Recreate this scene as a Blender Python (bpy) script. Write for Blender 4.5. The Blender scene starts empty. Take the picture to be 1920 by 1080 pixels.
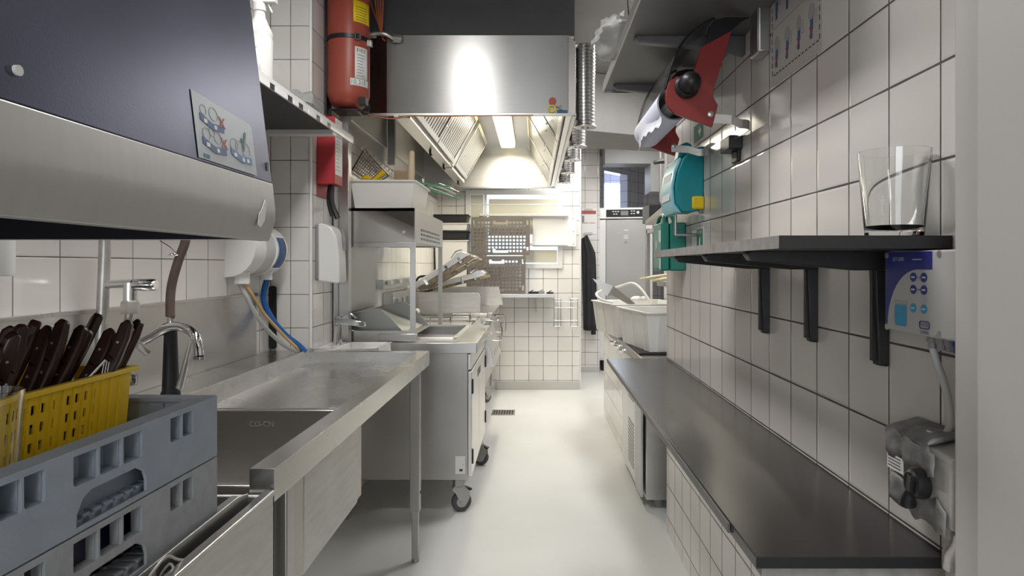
import bpy, bmesh, math, random
from mathutils import Vector, Matrix
from mathutils.geometry import tessellate_polygon
random.seed(7)
PI = math.pi
SC = bpy.context.scene
COL = SC.collection

# ------------------------------------------------------------ camera
EYE = 1.28
FPX = 1246.0
cam_data = bpy.data.cameras.new('camera')
cam = bpy.data.objects.new('camera', cam_data)
COL.objects.link(cam)
cam.location = (0, 0, EYE)
cam.rotation_euler = (PI/2, 0, 0)
cam_data.sensor_width = 36.0
cam_data.lens = 36.0*FPX/1920.0
cam_data.shift_x = (960-1002)/1920.0
cam_data.shift_y = (498-540)/1920.0
cam_data.clip_start = 0.02
SC.camera = cam
# ------------------------------------------------------------ view and world
SC.view_settings.view_transform = 'Standard'
SC.view_settings.look = 'None'
SC.view_settings.gamma = 1
SC.view_settings.use_curve_mapping = False
SC.view_settings.exposure = 0.18
w = bpy.data.worlds.new('world')
SC.world = w
w.use_nodes = True
w.node_tree.nodes['Background'].inputs[0].default_value = (0.75, 0.85, 1.0, 1)
w.node_tree.nodes['Background'].inputs[1].default_value = 0.6

# ------------------------------------------------------------ lights in the ceiling lamps
def area(name, loc, sx, sy, power, col=(1, 0.985, 0.96), rot=(0, 0, 0)):
    l = bpy.data.lights.new(name, 'AREA')
    l.shape = 'RECTANGLE'; l.size = sx; l.size_y = sy; l.energy = power; l.color = col
    o = bpy.data.objects.new(name, l); COL.objects.link(o)
    o.location = loc; o.rotation_euler = rot
    return o
CEIL = 2.75
LAMPS = [  # x, y, length along x, length along y, power
    (-0.47, 1.65, 0.26, 1.15, 20),
    (0.1, -1.2, 0.30, 1.25, 6),
    (0.83, 4.25, 0.24, 0.90, 20),  # added lamp, kept out of view behind the high shelf
    (0.50, 6.35, 0.26, 0.7, 14),
    (1.15, 6.75, 0.26, 0.7, 12),
]
for (x, y, sx, sy, pw) in LAMPS:
    area('ceiling_lamp_light', (x, y, CEIL-0.085), sx*0.9, sy*0.95, pw)
area('fill_window_light', (-0.25, -2.40, 1.45), 1.3, 1.3, 22, (0.98, 0.99, 1.0), (PI/2, 0, 0))  # added fill light behind the camera, at the made-up window
area('hood_lamp_light', (-0.25, 5.55, 2.375), 0.11, 1.2, 21, (1, 0.93, 0.76))
area('far_room_light', (1.2, 10.1, 2.6), 0.6, 0.4, 45, (0.8, 0.88, 1.0))

# ------------------------------------------------------------ mesh builder
class MB:
    def __init__(s):
        s.v = []; s.f = []; s.m = []; s.mi = 0; s.T = None
    def add(s, vs, fs):
        n = len(s.v)
        for p in vs:
            p = Vector(p)
            if s.T is not None: p = s.T @ p
            s.v.append(p)
        for f in fs:
            s.f.append([i+n for i in f]); s.m.append(s.mi)
        return s
    def hexa(s, p):
        return s.add(p, [(0,3,2,1),(4,5,6,7),(0,1,5,4),(1,2,6,5),(2,3,7,6),(3,0,4,7)])
    def box(s, x0, x1, y0, y1, z0, z1):
        return s.hexa([(x0,y0,z0),(x1,y0,z0),(x1,y1,z0),(x0,y1,z0),(x0,y0,z1),(x1,y0,z1),(x1,y1,z1),(x0,y1,z1)])
    def cyl(s, a, b, r0, r1=None, n=20):
        if r1 is None: r1 = r0
        return s.tube([a, b], [r0, r1], n, smooth=0)
    def tube(s, pts, r, n=10, smooth=4, closed=False):
        pts = [Vector(p) for p in pts]
        rs = r if isinstance(r, (list, tuple)) else [r]*len(pts)
        if smooth and len(pts) > 2:
            q = []; rr = []
            m = len(pts)
            for i in range(m if closed else m-1):
                p0 = pts[(i-1) % m] if closed or i > 0 else pts[0]
                p1 = pts[i]; p2 = pts[(i+1) % m]
                p3 = pts[(i+2) % m] if closed or i+2 < m else pts[-1]
                for k in range(smooth):
                    t = k/smooth
                    q.append(0.5*((2*p1)+(p2-p0)*t+(2*p0-5*p1+4*p2-p3)*t*t+(3*p1-p0-3*p2+p3)*t**3))
                    rr.append(rs[i]*(1-t)+rs[(i+1) % m]*t)
            if not closed: q.append(pts[-1]); rr.append(rs[-1])
            pts, rs = q, rr
        m = len(pts)
        tang = []
        for i in range(m):
            a = pts[(i-1) % m] if closed or i > 0 else pts[i]
            b = pts[(i+1) % m] if closed or i < m-1 else pts[i]
            d = (b-a)
            tang.append(d.normalized() if d.length > 1e-9 else Vector((0,0,1)))
        u = tang[0].orthogonal().normalized()
        vs = []
        for i in range(m):
            t = tang[i]
            u = (u-t*u.dot(t))
            u = u.normalized() if u.length > 1e-9 else t.orthogonal().normalized()
            v = t.cross(u)
            for k in range(n):
                a = 2*PI*k/n
                vs.append(pts[i]+(u*math.cos(a)+v*math.sin(a))*rs[i])
        fs = []
        for i in range(m if closed else m-1):
            j = (i+1) % m
            for k in range(n):
                l = (k+1) % n
                fs.append((i*n+k, i*n+l, j*n+l, j*n+k))
        if not closed:
            fs.append(tuple(range(n-1, -1, -1))); fs.append(tuple((m-1)*n+k for k in range(n)))
        return s.add(vs, fs)
    def lathe(s, prof, c=(0,0,0), axis=(0,0,1), n=28, cap=True):
        c = Vector(c); ax = Vector(axis).normalized(); u = ax.orthogonal().normalized(); v = ax.cross(u)
        vs = []
        for (r, z) in prof:
            for k in range(n):
                a = 2*PI*k/n
                vs.append(c+ax*z+(u*math.cos(a)+v*math.sin(a))*max(r, 1e-5))
        fs = []
        for i in range(len(prof)-1):
            for k in range(n):
                l = (k+1) % n
                fs.append((i*n+k, i*n+l, (i+1)*n+l, (i+1)*n+k))
        if cap:
            fs.append(tuple(range(n-1, -1, -1))); fs.append(tuple((len(prof)-1)*n+k for k in range(n)))
        return s.add(vs, fs)
    def plate(s, outer, holes, O, U, V, t):
        """a flat sheet with holes: outline in (u,v), thickness t along U x V"""
        O = Vector(O); U = Vector(U); V = Vector(V); N = U.cross(V).normalized()
        loops = [outer]+list(holes)
        flat = [p for l in loops for p in l]
        tri = tessellate_polygon([[Vector((p[0], p[1], 0)) for p in l] for l in loops])
        n = len(flat)
        vs = [O+U*p[0]+V*p[1] for p in flat]+[O+U*p[0]+V*p[1]+N*t for p in flat]
        fs = [tuple(f) for f in tri]+[tuple(i+n for i in reversed(f)) for f in tri]
        k = 0
        for l in loops:
            m = len(l)
            for i in range(m):
                j = (i+1) % m
                fs.append((k+i, k+j, k+j+n, k+i+n))
            k += m
        return s.add(vs, fs)
    def prism(s, poly, O, U, V, t):
        return s.plate(poly, [], O, U, V, t)
    def ball(s, c, r, n=16, sc=(1,1,1)):
        c = Vector(c); vs = []; fs = []
        rows = n//2
        for i in range(rows+1):
            th = PI*i/rows
            for k in range(n):
                a = 2*PI*k/n
                vs.append(c+Vector((r*sc[0]*math.sin(th)*math.cos(a), r*sc[1]*math.sin(th)*math.sin(a), r*sc[2]*math.cos(th))))
        for i in range(rows):
            for k in range(n):
                l = (k+1) % n
                fs.append((i*n+k, (i+1)*n+k, (i+1)*n+l, i*n+l))
        return s.add(vs, fs)
    def grid(s, fn, nu, nv, t=0):
        vs = [fn(i/nu, j/nv) for i in range(nu+1) for j in range(nv+1)]
        fs = []
        for i in range(nu):
            for j in range(nv):
                a = i*(nv+1)+j
                fs.append((a, a+nv+1, a+nv+2, a+1))
        return s.add(vs, fs)

ORG = {}
def props(o, label=None, cat=None, group=None, kind=None):
    if label: o['label'] = label
    if cat: o['category'] = cat
    if group: o['group'] = group
    if kind: o['kind'] = kind
    return o
def thing(name, label, cat, loc, group=None):
    o = bpy.data.objects.new(name, None); COL.objects.link(o)
    o.empty_display_size = 0.05
    o.location = loc; ORG[o.name] = Vector(loc)
    return props(o, label, cat, group)
def build(mb, name, mats, parent=None, bevel=0, origin=None, label=None, solid=0, seg=2, sub=0, flat=False, ang=38):
    """one mesh object out of a builder; coordinates are world coordinates"""
    if parent is not None: base = ORG[parent.name]
    else: base = Vector(origin) if origin is not None else Vector((0,0,0))
    if isinstance(mats, bpy.types.Material): mats = [mats]
    me = bpy.data.meshes.new(name)
    me.from_pydata([tuple(p-base) for p in mb.v], [], mb.f)
    for m in mats: me.materials.append(m)
    for p, i in zip(me.polygons, mb.m): p.material_index = i
    bm = bmesh.new(); bm.from_mesh(me)
    bmesh.ops.remove_doubles(bm, verts=bm.verts, dist=1e-6)
    bmesh.ops.recalc_face_normals(bm, faces=bm.faces)
    bm.to_mesh(me); bm.free()
    o = bpy.data.objects.new(name, me); COL.objects.link(o)
    if not flat:
        me.polygons.foreach_set('use_smooth', [True]*len(me.polygons))
        me.set_sharp_from_angle(angle=math.radians(ang))
    if solid:
        md = o.modifiers.new('thickness', 'SOLIDIFY'); md.thickness = solid; md.offset = 0
    if bevel:
        md = o.modifiers.new('bevel', 'BEVEL'); md.width = bevel; md.segments = seg; md.limit_method = 'ANGLE'; md.angle_limit = math.radians(40)
    if sub:
        md = o.modifiers.new('sub', 'SUBSURF'); md.levels = sub; md.render_levels = sub
    if parent is not None:
        o.parent = parent; ORG[o.name] = base
    else:
        o.location = base; ORG[o.name] = base
    if label: o['label'] = label
    return o
def one(mb, name, mats, label, cat, origin, group=None, **k):
    return props(build(mb, name, mats, None, origin=origin, **k), label, cat, group)
def struct(mb, name, mats, **k):
    return props(build(mb, name, mats, None, **k), kind='structure')
def copy_tree(o, parent=None):
    c = o.copy(); COL.objects.link(c); c.parent = parent
    for ch in list(o.children): copy_tree(ch, c)
    return c
def lettering(s, O, U, V, size, m, parent, align='CENTER', name='lettering', lift=0.0004, shear=0):
    """flat letters standing on a surface: O anchor point, U reading direction, V up"""
    cu = bpy.data.curves.new('txt', 'FONT'); cu.body = s; cu.size = size; cu.align_x = align; cu.align_y = 'CENTER'
    cu.shear = shear
    tmp = bpy.data.objects.new('txt', cu); COL.objects.link(tmp)
    me = bpy.data.meshes.new_from_object(tmp.evaluated_get(bpy.context.evaluated_depsgraph_get()))
    bpy.data.objects.remove(tmp)
    U = Vector(U).normalized(); V = Vector(V).normalized(); N = U.cross(V)
    O = Vector(O)+N*lift-ORG[parent.name]
    M = Matrix(((U.x,V.x,N.x,O.x),(U.y,V.y,N.y,O.y),(U.z,V.z,N.z,O.z),(0,0,0,1)))
    me.transform(M); me.materials.clear(); me.materials.append(m)
    o = bpy.data.objects.new(name, me); COL.objects.link(o); o.parent = parent
    ORG[o.name] = ORG[parent.name]
    return o
def rr(u0, v0, u1, v1, r=0, n=4):
    """rounded rectangle outline"""
    if r <= 0: return [(u0,v0),(u1,v0),(u1,v1),(u0,v1)]
    out = []
    for (cx, cy, a0) in ((u1-r,v0+r,-PI/2),(u1-r,v1-r,0),(u0+r,v1-r,PI/2),(u0+r,v0+r,PI)):
        for k in range(n+1):
            a = a0+PI/2*k/n
            out.append((cx+r*math.cos(a), cy+r*math.sin(a)))
    return out
def disc(cu, cv, r, n=20, ry=None):
    ry = ry or r
    return [(cu+r*math.cos(2*PI*k/n), cv+ry*math.sin(2*PI*k/n)) for k in range(n)]
def P(x, y, Y):
    """the point in the room that shows at pixel (x, y) when it stands Y metres in front of the camera"""
    return Vector(((x-1002)*Y/FPX, Y, EYE+(498-y)*Y/FPX))

# ------------------------------------------------------------ materials
def srgb(r, g, b):
    f = lambda c: (c/12.92 if c <= 0.04045 else ((c+0.055)/1.055)**2.4)
    return (f(r/255), f(g/255), f(b/255), 1)
def nodes(name):
    m = bpy.data.materials.new(name); m.use_nodes = True
    nt = m.node_tree; b = nt.nodes['Principled BSDF']
    return m, nt, b
def mat(name, col, rough=0.5, metal=0.0, bump=0.0, scale=60, vary=0.0, vscale=6, trans=0, ior=1.45, emit=None, estr=0, coat=0, spec=0.5, alpha=1):
    m, nt, b = nodes(name)
    c = col if len(col) == 4 else (*col, 1)
    b.inputs['Base Color'].default_value = c
    b.inputs['Roughness'].default_value = rough
    b.inputs['Metallic'].default_value = metal
    b.inputs['Transmission Weight'].default_value = trans
    b.inputs['IOR'].default_value = ior
    b.inputs['Coat Weight'].default_value = coat
    b.inputs['Specular IOR Level'].default_value = spec
    b.inputs['Alpha'].default_value = alpha
    if emit:
        b.inputs['Emission Color'].default_value = (*emit, 1) if len(emit) == 3 else emit
        b.inputs['Emission Strength'].default_value = estr
    tc = nt.nodes.new('ShaderNodeTexCoord')
    if vary:
        n = nt.nodes.new('ShaderNodeTexNoise'); n.inputs['Scale'].default_value = vscale; n.inputs['Detail'].default_value = 6
        nt.links.new(tc.outputs['Object'], n.inputs['Vector'])
        mr = nt.nodes.new('ShaderNodeMapRange'); mr.inputs[3].default_value = 1-vary; mr.inputs[4].default_value = 1+vary
        mr.inputs[1].default_value = 0.3; mr.inputs[2].default_value = 0.7
        nt.links.new(n.outputs['Fac'], mr.inputs[0])
        mx = nt.nodes.new('ShaderNodeVectorMath'); mx.operation = 'SCALE'; mx.inputs[0].default_value = c[:3]
        nt.links.new(mr.outputs[0], mx.inputs['Scale']); nt.links.new(mx.outputs[0], b.inputs['Base Color'])
    if bump:
        n2 = nt.nodes.new('ShaderNodeTexNoise'); n2.inputs['Scale'].default_value = scale; n2.inputs['Detail'].default_value = 4
        nt.links.new(tc.outputs['Object'], n2.inputs['Vector'])
        bp = nt.nodes.new('ShaderNodeBump'); bp.inputs['Strength'].default_value = bump; bp.inputs['Distance'].default_value = 0.002
        nt.links.new(n2.outputs['Fac'], bp.inputs['Height']); nt.links.new(bp.outputs[0], b.inputs['Normal'])
    return m
def steel(name, base=0.6, rough=0.3, stretch=(1, 1, 60), spots=0.05, tint=(1, 0.985, 0.96), metal=1.0, wear=0.03, wscale=5, aniso=0, arot=0):
    """brushed stainless: fine grain across one axis, cloudy wear and smears"""
    m, nt, b = nodes(name)
    L = nt.links
    tc = nt.nodes.new('ShaderNodeTexCoord')
    mp = nt.nodes.new('ShaderNodeMapping'); mp.inputs['Scale'].default_value = stretch
    L.new(tc.outputs['Object'], mp.inputs['Vector'])
    n = nt.nodes.new('ShaderNodeTexNoise'); n.inputs['Scale'].default_value = 9; n.inputs['Detail'].default_value = 2
    L.new(mp.outputs[0], n.inputs['Vector'])
    c = nt.nodes.new('ShaderNodeTexNoise'); c.inputs['Scale'].default_value = wscale; c.inputs['Detail'].default_value = 4; c.inputs['Roughness'].default_value = 0.5
    L.new(tc.outputs['Object'], c.inputs['Vector'])
    r = nt.nodes.new('ShaderNodeMapRange'); r.inputs[1].default_value = 0.3; r.inputs[2].default_value = 0.7
    r.inputs[3].default_value = rough-0.03; r.inputs[4].default_value = rough+wear
    L.new(c.outputs['Fac'], r.inputs[0]); L.new(r.outputs[0], b.inputs['Roughness'])
    mx = nt.nodes.new('ShaderNodeMath'); mx.operation = 'ADD'
    k1 = nt.nodes.new('ShaderNodeMath'); k1.operation = 'MULTIPLY'; k1.inputs[1].default_value = 0.5
    L.new(n.outputs['Fac'], k1.inputs[0]); L.new(k1.outputs[0], mx.inputs[0])
    k2 = nt.nodes.new('ShaderNodeMath'); k2.operation = 'MULTIPLY'; k2.inputs[1].default_value = 0.5
    L.new(c.outputs['Fac'], k2.inputs[0]); L.new(k2.outputs[0], mx.inputs[1])
    cr = nt.nodes.new('ShaderNodeMapRange'); cr.inputs[1].default_value = 0.3; cr.inputs[2].default_value = 0.7
    cr.inputs[3].default_value = 1-spots; cr.inputs[4].default_value = 1+spots
    L.new(mx.outputs[0], cr.inputs[0])
    vm = nt.nodes.new('ShaderNodeVectorMath'); vm.operation = 'SCALE'
    vm.inputs[0].default_value = (base*tint[0], base*tint[1], base*tint[2])
    L.new(cr.outputs[0], vm.inputs['Scale']); L.new(vm.outputs[0], b.inputs['Base Color'])
    b.inputs['Metallic'].default_value = metal
    if aniso:
        tg = nt.nodes.new('ShaderNodeTangent'); tg.direction_type = 'RADIAL'; tg.axis = 'Z'; L.new(tg.outputs[0], b.inputs['Tangent'])
        b.inputs['Anisotropic'].default_value = aniso; b.inputs['Anisotropic Rotation'].default_value = arot
    bp = nt.nodes.new('ShaderNodeBump'); bp.inputs['Strength'].default_value = 0.02; bp.inputs['Distance'].default_value = 0.001
    L.new(n.outputs['Fac'], bp.inputs['Height']); L.new(bp.outputs[0], b.inputs['Normal'])
    return m
def tiles(name, ax, w, h, u0, v0, col=(0.70, 0.675, 0.645), grout=(0.09, 0.08, 0.07), gap=0.0028, rough=0.13, wav=0.25):
    """glazed wall tiles laid from a given corner; ax = world axis across the wall (0 x, 1 y)"""
    m, nt, b = nodes(name); L = nt.links
    g = nt.nodes.new('ShaderNodeNewGeometry')
    sp = nt.nodes.new('ShaderNodeSeparateXYZ'); L.new(g.outputs['Position'], sp.inputs[0])
    def M(op, a, bv=None, c=None):
        n = nt.nodes.new('ShaderNodeMath'); n.operation = op
        for i, x in enumerate((a, bv, c)):
            if x is None: continue
            if isinstance(x, (int, float)): n.inputs[i].default_value = x
            else: L.new(x, n.inputs[i])
        return n.outputs[0]
    us = M('DIVIDE', M('SUBTRACT', sp.outputs[ax], u0), w)
    vs = M('DIVIDE', M('SUBTRACT', sp.outputs[2], v0), h)
    def edge(x, size):
        f = M('FRACT', x)
        d = M('MULTIPLY', M('MINIMUM', f, M('SUBTRACT', 1.0, f)), size)
        return d
    d = M('MINIMUM', edge(us, w), edge(vs, h))
    nz = nt.nodes.new('ShaderNodeTexNoise'); nz.inputs['Scale'].default_value = 9
    L.new(g.outputs['Position'], nz.inputs['Vector'])
    thick = M('MULTIPLY_ADD', nz.outputs['Fac'], gap*0.5, gap*0.25)
    mask = M('LESS_THAN', d, thick)
    wn = nt.nodes.new('ShaderNodeTexWhiteNoise'); wn.noise_dimensions = '2D'
    cb = nt.nodes.new('ShaderNodeCombineXYZ'); L.new(M('FLOOR', us), cb.inputs[0]); L.new(M('FLOOR', vs), cb.inputs[1])
    L.new(cb.outputs[0], wn.inputs['Vector'])
    br = M('MULTIPLY_ADD', wn.outputs['Value'], 0.09, 0.95)
    st = nt.nodes.new('ShaderNodeTexNoise'); st.inputs['Scale'].default_value = 3.2; st.inputs['Detail'].default_value = 8
    L.new(g.outputs['Position'], st.inputs['Vector'])
    br2 = M('MULTIPLY', br, M('MULTIPLY_ADD', st.outputs['Fac'], 0.12, 0.94))
    vm = nt.nodes.new('ShaderNodeVectorMath'); vm.operation = 'SCALE'; vm.inputs[0].default_value = col
    L.new(br2, vm.inputs['Scale'])
    mx = nt.nodes.new('ShaderNodeMix'); mx.data_type = 'RGBA'
    L.new(mask, mx.inputs['Factor']); L.new(vm.outputs[0], mx.inputs['A']); mx.inputs['B'].default_value = (*grout, 1)
    L.new(mx.outputs['Result'], b.inputs['Base Color'])
    L.new(M('MULTIPLY_ADD', mask, 0.6, rough), b.inputs['Roughness'])
    # pillowed tile edges plus a slow waviness of the glaze
    rise = nt.nodes.new('ShaderNodeMapRange'); rise.inputs[1].default_value = 0; rise.inputs[2].default_value = gap*1.6
    L.new(d, rise.inputs[0])
    wv = nt.nodes.new('ShaderNodeTexNoise'); wv.inputs['Scale'].default_value = 14; wv.inputs['Detail'].default_value = 1
    L.new(g.outputs['Position'], wv.inputs['Vector'])
    hgt = M('MULTIPLY_ADD', wv.outputs['Fac'], wav, rise.outputs[0])
    hgt = M('MULTIPLY_ADD', wn.outputs['Value'], wav*0.0, hgt)
    bp = nt.nodes.new('ShaderNodeBump'); bp.inputs['Strength'].default_value = 0.5; bp.inputs['Distance'].default_value = 0.0016
    L.new(hgt, bp.inputs['Height']); L.new(bp.outputs[0], b.inputs['Normal'])
    return m

TS = 0.152
m_tile_right = tiles('tile_right', 1, TS, TS, 1.042, 0.990, col=(0.70, 0.67, 0.64), gap=0.0042)
m_tile_left = tiles('tile_left', 1, 0.15, 0.15, 1.503, 1.301)
m_tile_pillar = tiles('tile_pillar', 0, 0.0895, 0.15, -1.0, 1.301, col=(0.68, 0.665, 0.64))
m_tile_back = tiles('tile_back', 0, 0.15, 0.15, 0.092, 1.294, col=(0.76, 0.74, 0.71), gap=0.004)
m_tile_far = tiles('tile_far', 0, 0.15, 0.15, 0.61, 1.286, col=(0.74, 0.72, 0.70), gap=0.004)
m_tile_cook = tiles('tile_cook', 1, 0.15, 0.15, 1.503, 1.301, col=(0.74, 0.72, 0.69))
m_tile_base = tiles('tile_base', 1, TS, TS, 1.042, 0.990, col=(0.72, 0.70, 0.68))
m_floor = mat('floor_epoxy', (0.70, 0.705, 0.68), 0.34, vary=0.05, vscale=1.6, bump=0.06, scale=25)
m_ceil = mat('ceiling_grey', (0.20, 0.196, 0.192), 0.6, vary=0.05)
m_soffit = mat('soffit_dark', (0.085, 0.088, 0.09), 0.6, vary=0.08)
m_jamb = mat('jamb_paint', (0.47, 0.455, 0.435), 0.45, bump=0.05, scale=180)
m_skirt = mat('skirting_grey', (0.52, 0.52, 0.50), 0.5)
m_ss = steel('stainless', 0.58, 0.30)
m_ssd = steel('stainless_dull', 0.46, 0.38)
m_ssx = steel('stainless_along', 0.62, 0.26, stretch=(30, 1, 30), spots=0.08)
m_ssh = steel('stainless_hood', 0.34, 0.32, stretch=(2, 2, 60), spots=0.06, aniso=0.8, arot=0.25)
m_sslit = steel('stainless_bright', 0.78, 0.34)
m_sstop = steel('stainless_top', 0.60, 0.24, stretch=(12, 1, 12), spots=0.10, wear=0.10, wscale=4)
m_sink = steel('stainless_sink', 0.42, 0.36, tint=(1, 0.96, 0.9))
m_cab = steel('stainless_cabinet', 0.50, 0.34, stretch=(60, 60, 1), tint=(1, 0.97, 0.93))
m_ssrough = steel('stainless_scratched', 0.62, 0.46, stretch=(1, 1, 8), spots=0.12, wear=0.15, metal=0.85)
m_hood_reflect = mat('hood_dark_reflection', (0.065, 0.072, 0.115), 0.36, metal=0.6, vary=0.14, vscale=3, bump=0.06, scale=300)  # navy stands in for a dark reflection on the stainless hood
m_hoodband = steel('hood_band', 0.46, 0.46, stretch=(1, 8, 1), spots=0.05, metal=0.6)
m_darkin = mat('dark_interior', (0.012, 0.012, 0.02), 0.6)  # near-black, shade of enclosed interiors put into the colour
m_chrome = mat('chrome', (0.72, 0.72, 0.73), 0.07, metal=1)
m_galv = mat('galvanised', (0.55, 0.53, 0.50), 0.35, metal=0.8, vary=0.15, vscale=25)
m_black = mat('black_plastic', (0.012, 0.012, 0.014), 0.38)
m_blackpaint = mat('black_paint', (0.022, 0.021, 0.023), 0.42, bump=0.15, scale=120)
m_white = mat('white_plastic', (0.74, 0.735, 0.72), 0.32)
m_whitec = mat('white_ceramic', (0.80, 0.79, 0.77), 0.12)
m_grey = mat('grey_plastic', (0.25, 0.25, 0.25), 0.4)
m_ltgrey = mat('light_grey_plastic', (0.52, 0.53, 0.53), 0.4)
m_rack = mat('rack_plastic', (0.27, 0.305, 0.355), 0.5, vary=0.07, vscale=30, bump=0.25, scale=200)
m_racklow = mat('rack_plastic_worn', (0.30, 0.315, 0.33), 0.55, vary=0.10, vscale=40, bump=0.3, scale=200)
m_yellow = mat('yellow_plastic', (0.85, 0.56, 0.02), 0.42)
m_orange = mat('orange_plastic', (0.52, 0.17, 0.02), 0.42)
m_wood = mat('dark_wood', (0.032, 0.013, 0.010), 0.33, vary=0.35, vscale=35)
m_redp = mat('red_paint', (0.33, 0.068, 0.045), 0.38, bump=0.08, scale=90)
m_reddark = mat('red_plastic', (0.24, 0.028, 0.026), 0.38)
m_redbox = mat('red_box', (0.40, 0.035, 0.045), 0.4)
m_counter = mat('black_laminate', (0.034, 0.032, 0.032), 0.25, vary=0.35, vscale=3.2, bump=0.03, scale=70, spec=0.36)
m_counteredge = mat('black_edge', (0.018, 0.017, 0.022), 0.4)
m_wornedge = mat('worn_edge', (0.30, 0.285, 0.27), 0.6, vary=0.2, vscale=30)
m_shelfgrey = mat('grey_shelf', (0.125, 0.12, 0.118), 0.40, vary=0.12, vscale=5)
m_blue = mat('blue_hose', (0.012, 0.09, 0.32), 0.35)
m_tan = mat('tan_tube', (0.58, 0.38, 0.16), 0.4)
m_clear = mat('clear_tube', (0.62, 0.62, 0.60), 0.2, trans=0.4)
m_hose = mat('brown_hose', (0.12, 0.085, 0.07), 0.5)
m_teal = mat('teal_plastic', (0.0, 0.25, 0.29), 0.35)
m_tealr = mat('teal_edge', (0.25, 0.55, 0.62), 0.3)
m_green = mat('green_plastic', (0.008, 0.17, 0.13), 0.35)
m_greenl = mat('green_light', (0.13, 0.33, 0.25), 0.35)
m_sign = mat('sign_green', (0.02, 0.17, 0.11), 0.5)
m_paper = mat('paper_white', (0.78, 0.78, 0.77), 0.7)
m_bluep = mat('blue_print', (0.05, 0.11, 0.24), 0.5)
m_navyp = mat('navy_print', (0.02, 0.025, 0.19), 0.4)
m_cyanp = mat('cyan_print', (0.03, 0.27, 0.46), 0.4)
m_redp2 = mat('red_print', (0.42, 0.08, 0.07), 0.5)
m_inkp = mat('ink_print', (0.06, 0.06, 0.07), 0.5)
m_greyp = mat('grey_print', (0.35, 0.35, 0.35), 0.6)
m_ygp = mat('yellow_print', (0.85, 0.62, 0.01), 0.5)
m_poster = mat('poster_plate', (0.30, 0.34, 0.37), 0.38, vary=0.05)
m_glass = mat('glass', (0.97, 0.985, 0.98), 0.02, trans=1, ior=1.45)
m_pane = mat('pane_glass', (0.93, 0.96, 0.95), 0.03, trans=1, ior=1.05)
m_smoke = mat('smoked_cover', (0.10, 0.10, 0.105), 0.08, alpha=0.38, spec=0.8)
m_film = mat('clear_film', (0.42, 0.42, 0.42), 0.3, alpha=0.55, spec=0.5, bump=1.0, scale=45)
m_copper = mat('copper', (0.50, 0.20, 0.12), 0.35, metal=0.6)
m_copperc = mat('copper_cable', (0.45, 0.13, 0.06), 0.45)
m_lampon = mat('lamp_diffuser', (1, 1, 1), 0.5, emit=(1, 0.985, 0.95), estr=5)
m_hoodlamp = mat('hood_lamp_glass', (1, 0.95, 0.8), 0.4, emit=(1, 0.86, 0.52), estr=2.6)
m_sky = mat('window_daylight', (0.8, 0.9, 1), 0.4, emit=(0.62, 0.80, 1.0), estr=1.0)
m_cream = mat('cream_board', (0.62, 0.60, 0.50), 0.6)
m_crate = mat('crate_brown', (0.15, 0.13, 0.12), 0.5)
m_cloth = mat('black_cloth', (0.03, 0.03, 0.033), 0.9, bump=0.3, scale=200)
m_card = mat('cardboard', (0.46, 0.33, 0.22), 0.8)
m_pale = mat('pale_wood', (0.66, 0.52, 0.36), 0.6)
m_creamh = mat('cream_handle', (0.68, 0.58, 0.36), 0.4)
m_soot = mat('burnt_edge', (0.30, 0.25, 0.18), 0.6, vary=0.5, vscale=50, metal=0.3)
m_tub = mat('white_tub', (0.80, 0.785, 0.75), 0.3)
m_tape = mat('duct_tape', (0.26, 0.255, 0.25), 0.5, metal=0.3, vary=0.35, vscale=35, bump=0.9, scale=45)
m_brown = mat('brown_board', (0.22, 0.12, 0.09), 0.5)
m_wiregreen = mat('green_wire', (0.12, 0.42, 0.25), 0.4)
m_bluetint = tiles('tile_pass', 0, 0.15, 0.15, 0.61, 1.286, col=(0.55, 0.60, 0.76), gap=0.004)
m_gap_shade = mat('filter_gap_shade', (0.16, 0.15, 0.135), 0.6, metal=0.3)  # dark colour stands in for shade between the baffles
m_spiral = mat('spiral_metal', (0.36, 0.36, 0.36), 0.24, metal=1)
m_fil = steel('filter_steel', 0.72, 0.32)
m_greyscr = mat('caster_tyre', (0.07, 0.07, 0.075), 0.5)
m_castgrey = mat('caster_grey', (0.40, 0.40, 0.38), 0.4, metal=0.5)

# ============================================================ THE ROOM
WL = -1.18     # left wall
WR = 0.637     # right wall
WC = -1.0      # left wall of the cooking end
YB = 6.87      # back wall
b = MB(); b.box(-1.4, 2.2, -2.6, 11.2, -0.08, 0); struct(b, 'floor', m_floor, flat=True)
b = MB(); b.box(-1.4, 2.2, -2.6, 11.2, CEIL, CEIL+0.08); struct(b, 'ceiling', m_ceil, flat=True)
b = MB(); b.box(WL-0.12, WL, -2.5, 2.97, 0, CEIL); struct(b, 'wall_left', m_tile_left, flat=True)
b = MB(); b.box(WL-0.12, WC, 2.97, YB+0.1, 0, CEIL); b.mi = 1
pl = struct(b, 'wall_left_pillar', [m_tile_cook, m_tile_pillar], flat=True)
for p in pl.data.polygons:
    if p.normal.y < -0.9: p.material_index = 1
b = MB(); b.box(WC, 0.474, YB, YB+0.10, 0, CEIL); struct(b, 'wall_back', m_tile_back, flat=True)
b = MB(); b.box(0.36, 0.474, YB+0.1, 8.0, 0, CEIL); struct(b, 'wall_back_return', m_tile_cook, flat=True)
b = MB(); b.box(0.36, 0.785, 8.0, 8.12, 0, CEIL); struct(b, 'wall_far_pillar', m_tile_far, flat=True)
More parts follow.
